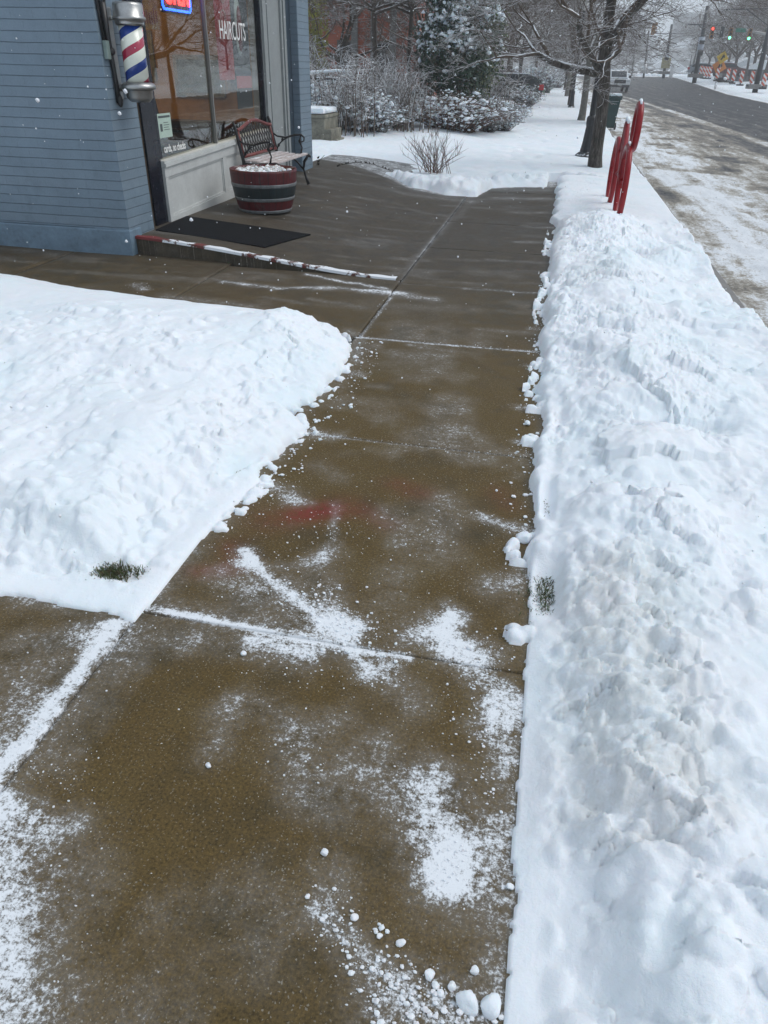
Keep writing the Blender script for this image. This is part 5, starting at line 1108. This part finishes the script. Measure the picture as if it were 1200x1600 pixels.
for s in (-1, 1):
    w = MB(); ro = Matrix.Rotation(R(90), 3, 'Y'); w.lathe([(0, -.025), (.09, -.025), (.115, -.02), (.115, .02), (.09, .025), (0, .025)], (s*.27, -.20, .115), 20, rot=ro); wo_ = part('wheel', w, M_BLACK, bn_)
    w = MB(); w.lathe([(0, -.03), (.06, -.03), (.06, .03), (0, .03)], (s*.27, -.20, .115), 16, rot=ro); part('hub', w, mat('white_hub', (.6, .6, .6), .5) if s < 0 else bpy.data.materials['white_hub'], wo_)

# vehicles: front faces -Y in local space
M_TYRE = mat('tyre_rubber', (.015, .015, .016), .8); M_RIM = mat('alloy_rim', (.4, .4, .42), .35, metal=.8); M_CGLASS = mat('car_glass', (.02, .025, .03), .08, .2, 3, 0)
M_LAMP = mat('headlamp_glass', (.6, .62, .65), .15, 0, 3, 0); M_TAIL = mat('red_tail_lamp', (.45, .01, .015), .2, 0, 3, 0)
def wheel(p, x, y, r):
    ro = Matrix.Rotation(R(90), 3, 'Y'); w = MB(); w.lathe([(r*.55, -.10), (r*.9, -.11), (r, -.08), (r, .08), (r*.9, .11), (r*.55, .10)], (x, y, r), 24, rot=ro); wh = part('wheel', w, M_TYRE, p)
    w = MB(); w.lathe([(0, -.085), (r*.2, -.10), (r*.58, -.08), (r*.58, .08), (r*.2, .10), (0, .085)], (x, y, r), 20, rot=ro); part('rim', w, M_RIM, wh)
pu = thing('pickup_truck', 'white pickup truck driving towards the camera along the slushy road', 'pickup truck', (5.15, 83, float(zroad(5.15, 83))+.02), R(3))
M_CW = mat('white_car_paint', (.86, .87, .88), .3, .08, 5, 0, coat=.6)
w = MB()
prof = [(-2.62, .55), (-2.70, .85), (-2.60, 1.08), (-1.45, 1.18), (-.75, 1.22), (2.55, 1.18), (2.65, .9), (2.6, .55)]
w.prism(prof, -.93, .93, 'X', .05); w.prism([(-1.35, 1.18), (-.62, 1.74), (-.45, 1.80), (.75, 1.80), (1.05, 1.72), (1.25, 1.18)], -.78, .78, 'X', .06); body = part('body', w, M_CW, pu)
w = MB(); w.prism([(-1.30, 1.23), (-.70, 1.70), (-.66, 1.66), (-1.22, 1.20)], -.70, .70, 'X'); part('windshield', w, M_CGLASS, pu)
w = MB()
for s in (-1, 1): w.prism([(-1.05, 1.24), (-.58, 1.66), (.72, 1.70), (1.0, 1.62), (1.1, 1.24)], s*.775, s*.795, 'X')
part('side_window', w, M_CGLASS, pu)
w = MB(); w.bb(-.52, .52, -2.72, -2.655, .74, 1.04, .02); part('grille', w, M_BLACK, pu)
w = MB(); w.bb(-.90, .90, -2.78, -2.60, .42, .62, .03); part('bumper', w, mat('dark_bumper', (.05, .05, .055), .5), pu)
w = MB(); w.bb(-.17, .17, -2.80, -2.785, .5, .62); part('number_plate', w, mat('plate_grey', (.4, .4, .4), .5, 0, 5, 0), pu)
for s in (-1, 1):
    w = MB(); w.bb(s*.56, s*.90, -2.70, -2.61, .84, 1.04, .02); part('headlight', w, M_LAMP, pu)
    w = MB(); w.bb(s*.95, s*1.16, -.98, -.88, 1.16, 1.36, .03); part('wing_mirror', w, M_BLACK, pu)
    for y in (-1.72, 1.6): wheel(pu, s*.80, y, .40)
w = MB(); w.bb(-.68, .68, -.45, .72, 1.80, 1.87, .03); w.bb(-.75, .75, -2.4, -1.5, 1.15, 1.19, .015); part('snow_cap', w, MS, pu)
def hatch(label, loc, rz, col, sc=1):
    c = thing('parked_car', label, 'car', loc, rz, 'cars parked behind the evergreen'); m = mat('car_paint', col, .3, .2, 5, 0, coat=.6)
    w = MB(); w.prism([(-2.1, .35), (-2.2, .6), (-2.05, .85), (-1.2, .95), (-.6, 1.0), (2.0, 1.02), (2.15, .8), (2.1, .35)], -.86, .86, 'X', .05); w.prism([(-1.1, .95), (-.45, 1.38), (-.1, 1.45), (1.3, 1.45), (1.75, 1.3), (2.02, 1.0)], -.70, .70, 'X', .06); part('body', w, m, c)
    for s in (-1, 1):
        w = MB(); w.prism([(-.95, 1.0), (-.42, 1.32), (1.28, 1.38), (1.6, 1.26), (1.75, 1.02)], s*.695, s*.715, 'X'); part('side_window', w, M_CGLASS, c)
        w = MB(); w.bb(s*.62, s*.87, 1.92, 2.19, .72, .98, .03); part('tail_light', w, M_TAIL, c)
        for y in (-1.35, 1.35): wheel(c, s*.76, y, .32)
    w = MB(); w.prism([(1.80, 1.26), (2.03, 1.03), (2.08, 1.04), (1.84, 1.30)], -.6, .6, 'X'); part('rear_window', w, M_CGLASS, c)
    w = MB(); w.bb(-.6, .6, -.1, 1.35, 1.45, 1.51, .03); w.bb(-.6, .6, -2.0, -1.2, .93, .98, .02); part('snow_cap', w, MS, c); return c
hatch('dark green parked car with its red taillight towards the pavement', (at(786, 150, 47).x, 47, .0), R(-88), (.012, .020, .020))
hatch('dark maroon parked car with snow along its roof, behind the green one', (at(768, 150, 53).x, 53, .15), R(-90), (.035, .010, .012))
# utility boxes
ub = thing('utility_box', 'low pale green utility box in the snow beside the pavement', 'utility box', (at(843, 145, 62).x, 62, .05)); w = MB(); w.bb(-.38, .38, -.25, .25, 0, .42, .03); part('cabinet', w, mat('pale_green_metal', (.20, .26, .20), .6), ub); w = MB(); w.bb(-.38, .38, -.26, .26, .42, .50, .03); part('snow_cap', w, MS, ub)
up_ = thing('utility_pedestal', 'upright green utility pedestal beside the low box', 'utility box', (at(856, 143, 66).x, 66, .05)); w = MB(); w.bb(-.16, .16, -.14, .14, 0, .85, .03); w.bb(-.18, .18, -.16, .16, .85, .93, .03); part('cabinet', w, bpy.data.materials['pale_green_metal'], up_); w = MB(); w.ico((0, 0, .95), .16, 2, (1, 1, .4)); part('snow_cap', w, MS, up_)
st_ = thing('bare_tree', 'small snow dusted tree standing behind the utility boxes', 'tree', (at(858, 140, 80).x, 80, .1)); T, B = tree_meshes(44, h0=.9, r0=.07, limbs=7, L0=.95, depth=5, elev=(25, 75), rmin=.008); part('trunk', T, M_BARK, st_); part('crown', B, mat('frosted_twigs', (.09, .08, .07), .9, .3, 20, 0, snow=.05), st_)

# poles. base pixel / top pixel / distance
def leanpole(name, label, cat, px0, py0, px1, py1, Y0, r0, r1, m=M_BLACK, group=None):
    a = at(px0, py0, Y0); b = at(px1, py1, Y0); t = thing(name, label, cat, tuple(a), 0, group); d = b-a
    w = MB(); w.tube([(0, 0, -.8), tuple(d)], [r0, r1], 12); part('pole', w, m, t); return t, a, d
M_POLE = mat('dark_steel_pole', (.022, .024, .028), .5); M_WOOD = mat('grey_utility_pole', (.07, .065, .06), .8)
GC = 'dark catenary poles along the road'
def catenary(label, a, b, Y0, arm, r=.16, sleeve=True, wt=0):
    t, p, d = leanpole('catenary_pole', label, 'pole', *a, *b, Y0, r, r*.8, M_POLE, GC)
    q0 = at(*arm[0], Y0)-p; q1 = at(*arm[1], Y0)-p; w = MB(); w.tube([q0, q1], .045, 6); m_ = d*arm[3]; w.tube([m_, q0.lerp(q1, arm[2])], .035, 6); part('cross_arm', w, M_POLE, t)
    w = MB(); w.bb(-.75, .75, -.75, .75, -.25, .12, .03); part('footing', w, bpy.data.materials['kerb_concrete'], t)
    return t, p, d
t, p, d = catenary('thick dark catenary pole with a pale sleeve next to the striped barricades', (1087, 117), (1106, 9), 100, ((1075, 38), (1128, 40), .3, .66), .24)
w = MB(); w.tube([d*.30, d*.56], .33, 12); part('sleeve', w, mat('pale_banner', (.36, .40, .46), .6, .3, 2), t); w = MB(); w.box(d*.48+Vector((0, -.4, 0)), (.5, .2, .35)); part('control_box', w, M_BLACK, t); w = MB(); w.box(d*.33+Vector((0, -.4, 0)), (.55, .3, .55)); part('control_box', w, M_BLACK, t)
t, p, d = catenary('middle catenary pole with small white signs left of the thick one', (1038, 113), (1050, 38), 135, ((1020, 52), (1081, 53), .45, .72), .22)
w = MB(); w.box(d*.33+Vector((0, -.3, 0)), (.6, .1, .9)); w.box(d*.2+Vector((0, -.3, 0)), (1.3, .1, 1.4), k=1); part('sign', w, [mat('pale_sign', (.5, .52, .55), .5), mat('faded_yellow_sign', (.35, .31, .16), .5)], t)
catenary('leaning catenary pole at the right edge of the picture', (1182, 134), (1203, 40), 80, ((1134, 15), (1206, 13), .45, .98), .24)
leanpole('utility_pole', 'thin utility pole with a white foot left of the middle catenary pole', 'pole', 1007, 113, 1014, 48, 140, .16, .1, M_WOOD, 'utility poles'); w = MB()
o = bpy.data.objects['utility_pole']; p0 = at(1007, 113, 140); d0 = at(1014, 48, 140)-p0; w.tube([d0*-.02, d0*.2], .24, 10); part('white_foot', w, mat('white_paint', (.7, .7, .7), .6), o)
leanpole('utility_pole', 'faint utility pole seen through the tree branches', 'pole', 988, 112, 993, 66, 170, .18, .1, M_WOOD, 'utility poles')
for a, b, Y0, lab in (((1083, 108), (1092, 58), 150, 'distant thin pole just behind the thick catenary pole'), ((1088, 108), (1095, 66), 165, 'second distant thin pole behind the thick catenary pole'), ((1077, 110), (1081, 86), 190, 'short distant pole left of the two thin ones'), ((1081, 110), (1085, 88), 200, 'shortest distant pole beside the others'), ((1168, 112), (1175, 64), 105, 'grey lamp pole among houses near the right edge')):
    leanpole('utility_pole', lab, 'pole', *a, *b, Y0, .14, .1, M_WOOD, 'utility poles')
# mast arm and signals at 95 m
M_AMB = mat('signal_amber_body', (.30, .13, .02), .5); M_GRN = mat('green_signal_glow', (.02, .5, .2), .3, 0, 3, 0, emit=((.12, 1, .45), 5)); M_RDL = mat('red_signal_glow', (.5, .02, .02), .3, 0, 3, 0, emit=((1, .06, .04), 4)); M_STEEL = mat('galvanised_steel', (.30, .29, .28), .5, metal=.3)
YM = 95; a = at(1108, 45, YM); b = at(1165, 47, YM); c = at(1215, 57, YM)
ma = thing('signal_mast', 'traffic signal mast arm reaching in from the right over the road', 'mast arm', (c.x+1.5, YM, float(gz(c.x, YM)))); off = Vector(ma.location)
w = MB(); w.tube([a-off, b-off, c-off, Vector((0, 0, c.z-off.z-.5))], [.07, .10, .15, .18], 10); w.tube([Vector((0, 0, 0)), Vector((0, 0, c.z-off.z+.5))], [.22, .16], 12); part('arm', w, M_STEEL, ma)
w = MB(); p1, p2 = at(1149, 48, YM)-off, at(1165, 48.5, YM)-off; w.add([p1+Vector((0, -.15, -.12)), p2+Vector((0, -.15, -.12)), p2+Vector((0, -.15, .22)), p1+Vector((0, -.15, .22)), p1+Vector((0, -.1, -.12)), p2+Vector((0, -.1, -.12)), p2+Vector((0, -.1, .22)), p1+Vector((0, -.1, .22))], [(0,1,2,3),(7,6,5,4),(0,4,5,1),(3,2,6,7),(0,3,7,4),(1,5,6,2)]); part('street_name_plate', w, mat('green_plate', (.01, .18, .12), .5), ma)
def signal(px, py, Y0, lab, lit, body=M_AMB, rz=0):
    p = at(px, py, Y0); t = thing('traffic_light', lab, 'traffic light', tuple(p), rz, 'traffic lights over the road'); w = MB(); w.bb(-.19, .19, -.12, .12, -.52, .52, .03); part('housing', w, body, t)
    for k, z in enumerate((.34, 0, -.34)):
        w = MB(); w.lathe([(0, -.005), (.125, -.005), (.125, .01), (0, .01)], (0, -.13, z), 16, rot=Matrix.Rotation(R(90), 3, 'X')); lit_ = (lit == k)
        part('lens', w, (M_RDL if k == 0 else M_GRN) if lit_ else M_BLACK, t)
        w = MB(); w.tube([(0, -.12, z+.07), (0, -.32, z+.05)], .14, 10, cap=False); part('visor', w, body, t)
    return t
signal(1112.5, 51, YM, 'amber traffic light showing red at the tip of the mast arm', 0); signal(1128, 51, YM, 'dark traffic light seen from behind on the mast arm', -1, M_BLACK, R(160)); signal(1141, 53, YM, 'left of the two traffic lights showing green', 2); signal(1171, 54, YM, 'right of the two traffic lights showing green', 2)
signal(1021, 45, 92, 'amber traffic light hanging left above the white pickup truck', -1, M_AMB, R(60))
a = at(1022, 45, 92); lm = thing('signal_mast', 'traffic signal mast half hidden behind the street trees', 'mast arm', (2.4, 92, .2)); off = Vector(lm.location); w = MB(); w.tube([(0, 0, 0), (0, 0, a.z-.2)], [.16, .12], 10); w.tube([(0, 0, a.z-.6), (1.5, 0, a.z-.2+.25), a-off+Vector((0, 0, .1))], [.1, .08, .06], 8); part('arm', w, M_STEEL, lm)
# striped barricade panels
def stripe_mat():
    m, nt, b = new_mat('orange_white_stripes'); co = coord(nt); sp = N(nt, 'ShaderNodeSeparateXYZ'); L(nt, co, sp.inputs[0])
    f = mth(nt, 'GREATER_THAN', mth(nt, 'FRACT', mth(nt, 'MULTIPLY', mth(nt, 'ADD', sp.outputs[2], mth(nt, 'MULTIPLY', sp.outputs[0], .9)), 2.6)), .5)
    L(nt, mixc(nt, f, (.75, .74, .72), (.62, .10, .045)), b.inputs['Base Color']); b.inputs['Roughness'].default_value = .4; return m
M_STRIPE = stripe_mat()
bp_ = None
pan = [(1093, 121, 100), (1098, 122, 100), (1102.5, 122.5, 100), (1107, 122.5, 100), (1119, 126, 92), (1135, 128, 88), (1144, 130, 86), (1156, 133, 82), (1172, 134, 80), (1191, 138, 78)]
plab = ['leftmost striped barricade of the close row of four', 'second striped barricade of the close row of four', 'third striped barricade of the close row of four', 'rightmost striped barricade of the close row of four', 'pale striped barricade below the orange sign', 'striped barricade right of the black object on the verge', 'reddish striped barricade, second right of the orange sign', 'striped barricade midway to the leaning pole', 'striped barricade just left of the leaning pole', 'striped barricade at the right edge of the picture']
for k, (px, py, Y0) in enumerate(pan):
    p = at(px, py, Y0)
    if bp_ is None:
        bp_ = thing('barricade_panel', plab[0], 'barricade', tuple(p), 0, 'striped barricade panels on the verge'); w = MB(); w.bb(-.16, .16, -.03, .03, .18, 1.12, .03); part('panel', w, M_STRIPE, bp_); w = MB(); w.bb(-.28, .28, -.25, .25, -.05, .07, .02); w.bb(-.04, .04, -.025, .025, .07, .18); part('base', w, M_TYRE, bp_)
    else: dup(bp_, tuple(p), (k % 3-1)*.12, plab[k], scale=1.0)
# road-work signs
def diamond(lab, px, py, Y0, s, col, rz, txtm):
    p = at(px, py, Y0); t = thing('road_sign', lab, 'road sign', tuple(p), 0, 'road work signs'); ro = Matrix.Rotation(R(45+rz), 3, 'Y'); w = MB(); w.box((0, 0, 0), (s, .03, s), ro, .01); part('board', w, col, t)
    w = MB(); w.box((.0, -.03, 0.02), (s*.18, .02, s*.6), Matrix.Rotation(R(20+rz), 3, 'Y')); w.box((s*.1, -.03, s*.1), (s*.34, .02, s*.14), Matrix.Rotation(R(20+rz), 3, 'Y')); part('symbol', w, M_BLACK, t); w = MB(); zb = p.z-float(gz(p.x, Y0)); w.tube([(0, .05, 0), (0, .05, -max(.6, zb))], .035, 8); part('post', w, M_STEEL, t)
diamond('yellow diamond road sign with a black arrow', 1129, 90, 92, .85, mat('yellow_sign', (.55, .36, .02), .5, .1), 8, None); diamond('orange diamond road work sign below the yellow one', 1124, 104, 92.5, 1.05, mat('orange_sign', (.60, .20, .02), .5, .1), 10, None)
o = thing('sandbag', 'black sandbag lying on the snowy verge by the barricades', 'sandbag', tuple(at(1127, 127, 88))); w = MB(); w.ico((0, 0, .12), .42, 2, (1.1, .6, .6), .12); part('bag', w, M_BLACK, o); w = MB(); w.ico((.28, -.1, .22), .22, 2, (1, .8, .7), .1); part('snow_cap', w, MS, o)
# white rail at the crest
wr = thing('guard_rail', 'white rail with a thick post curving along the crest of the road', 'guard rail', tuple(at(1048, 119, 150))); p = at(1048, 119, 150); w = MB(); q = [at(*v, 150)-p for v in ((1048, 106), (1051, 111), (1058, 114), (1078, 114.5), (1090, 116))]; w.tube(q, .14, 6); w2 = [at(*v, 150)-p for v in ((985, 113), (1005, 109), (1030, 107), (1046, 107))]; w.tube(w2, .12, 6); part('rail', w, bpy.data.materials['white_paint'], wr); w = MB(); w.bb(-.28, .28, -.2, .2, -.3, 1.7, .05); part('post', w, bpy.data.materials['white_paint'], wr)
xs = np.linspace(-12, 34, 90); 
w = MB()
for k in range(45): w.ico((xs[2*k], 176, float(zroad(max(xs[2*k], 0), 176))+.1), .9, 1, (1.2, 1, .45), .15)
tag(part('ploughed_ridge', w, MS), kind='structure')

# ================================================================== FAR TOWN
rn = random.Random(17)
M_HZT = mat('far_wood', (.10, .09, .085), .9, .4, .2, 0, snow=.75, snow_scale=.4)
w = MB()
for k in range(5200):
    y = rn.uniform(250, 620); x = y*rn.uniform(-.28, .36)+rn.gauss(0, 6); z = gz(x, y); h = rn.uniform(3, 6)
    for q in range(3): w.ico((x+rn.gauss(0, 1.5), y+rn.gauss(0, 1.5), z+h*rn.uniform(.3, .8)), h*rn.uniform(.18, .34), 1, (1, 1, 1.1), .35, rn, smooth=False)
tag(part('far_wood', w, M_HZT), kind='stuff')
M_ROOFS = mat('snow_roof', (.75, .78, .8), .8, .05, 1, 0); M_HW = mat('far_house_wall', (.16, .15, .15), .8, .3, .3, 0); M_HW2 = mat('pale_house_wall', (.35, .34, .33), .8, .2, .3, 0)
def house(name, lab, x, y, wd, dp, h, m, cat='house', flat=False, win=True):
    z = gz(x, y); t = thing(name, lab, cat, (x, y, z), 0, None); w = MB(); w.bb(-wd/2, wd/2, 0, dp, -2, h); part('wall', w, m, t); w = MB()
    if flat: w.bb(-wd/2-.2, wd/2+.2, -.2, dp+.2, h, h+.4)
    else: w.prism([(-wd/2-.4, h), (0, h+wd*.28), (wd/2+.4, h)], -.4, dp+.4, 'Y')
    part('roof', w, M_ROOFS, t)
    if win:
        n = max(2, int(wd/3))
        for k in range(n):
            for f in range(max(1, int(h/3.2))): w = MB(); xx = -wd/2+(k+.5)*wd/n; w.bb(xx-.5, xx+.5, -.06, -.003, 1+f*3.1, 2.3+f*3.1); part('window', w, M_WIN, t)
    return t
HS = [(1035, 300, 12, 5), (1062, 340, 16, 6), (1005, 320, 10, 5), (1080, 290, 10, 5), (1045, 430, 18, 7), (1100, 420, 14, 6), (1020, 470, 16, 6), (1070, 520, 20, 8), (1000, 560, 18, 7), (1055, 600, 16, 7), (985, 400, 14, 6), (1090, 560, 15, 6), (1030, 380, 12, 5)]
hl = ['far snowy roofed house low above the rail', 'wide far house right of the middle catenary pole', 'far house seen behind the thin white-footed pole', 'small far house behind the thick catenary pole', 'long far building halfway up the hazy hillside', 'far house left of the bare hillside trees', 'hazy house high on the slope at the left', 'hazy wide building below the tower block', 'faint house at the top left of the slope', 'faint house right under the tower block', 'far house glimpsed through the tree branches', 'faint house right of the tower block', 'far house in the middle of the hillside']
for (px, Y0, wd, h), lab in zip(HS, hl): p = at(px, 100, Y0); house('far_house', lab, p.x, Y0, wd, 8, h, M_HW if rn.random() < .6 else M_HW2)['group'] = 'snowy houses on the far hillside'
p = at(1069, 60, 560); tb = house('tower_block', 'tall pale tower block fading into the haze on the hill', p.x, 560, 14.5, 12, 0.1, M_HW2, 'building', True, False)
for c_ in kids(tb): bpy.data.objects.remove(c_)
ztop = at(1069, 21, 560).z-tb.location.z; w = MB(); w.bb(-7.2, 7.2, 0, 12, -3, ztop); part('wall', w, mat('tower_concrete', (.10, .11, .12), .8), tb); w = MB(); w.bb(-7.5, 7.5, -.3, 12.3, ztop, ztop+.8); part('roof', w, M_ROOFS, tb)
for f in range(int(ztop/3.2)): w = MB(); w.bb(-6.6, 6.6, -.1, -.01, 1+f*3.2, 2.2+f*3.2); part('window', w, M_WIN, tb)
# wooded bank and houses on the right
M_TWIG_FAR = M_TWIG
t5 = make_tree('hillside_tree', 'large bare tree in the middle of the wooded bank on the right', 'tree', (0, 0, 0), 51, 0, 'bare trees on the bank beyond the road', bark=M_BARK, h0=3.5, r0=.22, limbs=8, L0=3.0, depth=6, elev=(15, 75), rmin=.018)
sp = [(1150, 118, 'large bare tree in the middle of the wooded bank on the right', 1.0), (1125, 135, 'bare tree right of the thick catenary pole', .95), (1178, 122, 'bare tree behind the green traffic lights', 1.05), (1200, 112, 'bare tree at the right edge of the bank', 1.0), (1108, 160, 'smaller bare tree at the left end of the wooded bank', .95), (1138, 150, 'bare tree behind the yellow sign', 1.15), (1165, 155, 'rear bare tree on the bank', 1.25), (1190, 150, 'rear bare tree near the right edge', 1.3), (1118, 185, 'distant bare tree low on the bank', 1.0), (1215, 140, 'bare tree just out at the right edge', 1.2)]
for k, (px, Y0, lab, sc) in enumerate(sp):
    p = at(px, 100, Y0); loc = (p.x, Y0, min(gz(p.x, Y0), 5.0))
    if k == 0: t5.location = loc
    else: dup(t5, loc, k*1.1, lab, scale=sc)
for k, (x_, y_, sc) in enumerate(((34, 74, 1.1), (30, 92, 1.0), (40, 60, 1.2), (33, 48, .9), (46, 84, 1.3), (30, 34, .9), (44, 40, 1.1), (24, 62, .7))):
    dup(t5, (x_, y_, gz(x_, y_)-.2), k*.9+.4, ['bare tree across the road, mirrored in the shop window', 'second mirrored bare tree across the road', 'tall bare tree across the road behind the others', 'bare tree across the road opposite the bin', 'tallest bare tree on the bank across the road', 'bare tree across the road opposite the street trees', 'bare tree across the road by the far building', 'small bare tree across the road near the verge'][k], scale=sc)
p_ = house('house', 'long brown house across the road, mirrored in the shop window', 52, 66, 22, 30, 8, mat('brown_clapboard', (.11, .06, .035), .8, .3, .6), 'house')
for px, Y0, wd, h, lab in ((1172, 125, 4.5, 2.0, 'grey house with a snowy roof behind the leaning pole'), (1156, 128, 4, 1.6, 'small dark house left of the grey one'), (1190, 122, 4, 1.8, 'snow covered shed at the right edge')):
    p = at(px, 100, Y0); house('house', lab, p.x, Y0, wd, 6, h, M_HW, 'house')['group'] = 'houses beyond the road'
for px, Y0, lab, col in ((1102, 118, 'snow covered car beyond the striped barricades', (.2, .22, .25)), (1140, 108, 'dark red car beyond the orange sign', (.08, .02, .02))):
    p = at(px, 108, Y0); c_ = hatch(lab, (p.x, Y0, p.z-.8), R(80), col); c_['group'] = 'cars beyond the road'
# overhead wires
w = MB()
for (a, b) in (((1135, 14), (1082, 45)), ((1200, 13), (1128, 39))): 
    P0 = at(*a, 80); P1 = at(*b, 135); w.tube([P0.lerp(P1, k/10)-Vector((0, 0, .35*math.sin(math.pi*k/10))) for k in range(11)], .018, 4)
for (a, b) in (((1200, 62), (940, 70)), ((1200, 40), (1000, 58))):
    P0 = at(*a, 120); P1 = at(*b, 120); w.tube([P0.lerp(P1, k/10)-Vector((0, 0, .35*math.sin(math.pi*k/10))) for k in range(11)], .02, 4)
tag(part('overhead_wire', w, M_BLACK), 'thin overhead tram wires strung between the catenary poles', 'wires')

# ================================================================== HAZE
hz = MB(); hz.bb(-300, 330, -25, 800, -14, 75); ho = part('haze', hz, None) if False else None
me = hz.mesh('haze', []); ho = bpy.data.objects.new('haze', me); C.objects.link(ho); tag(ho, kind='stuff')
m = bpy.data.materials.new('haze_air'); m.use_nodes = True; nt = m.node_tree; nt.nodes.clear(); pv = N(nt, 'ShaderNodeVolumePrincipled'); pv.inputs['Color'].default_value = (.97, .985, 1, 1); pv.inputs['Density'].default_value = .0015; pv.inputs['Anisotropy'].default_value = .0
ou = N(nt, 'ShaderNodeOutputMaterial'); L(nt, pv.outputs[0], ou.inputs['Volume']); me.materials.append(m)
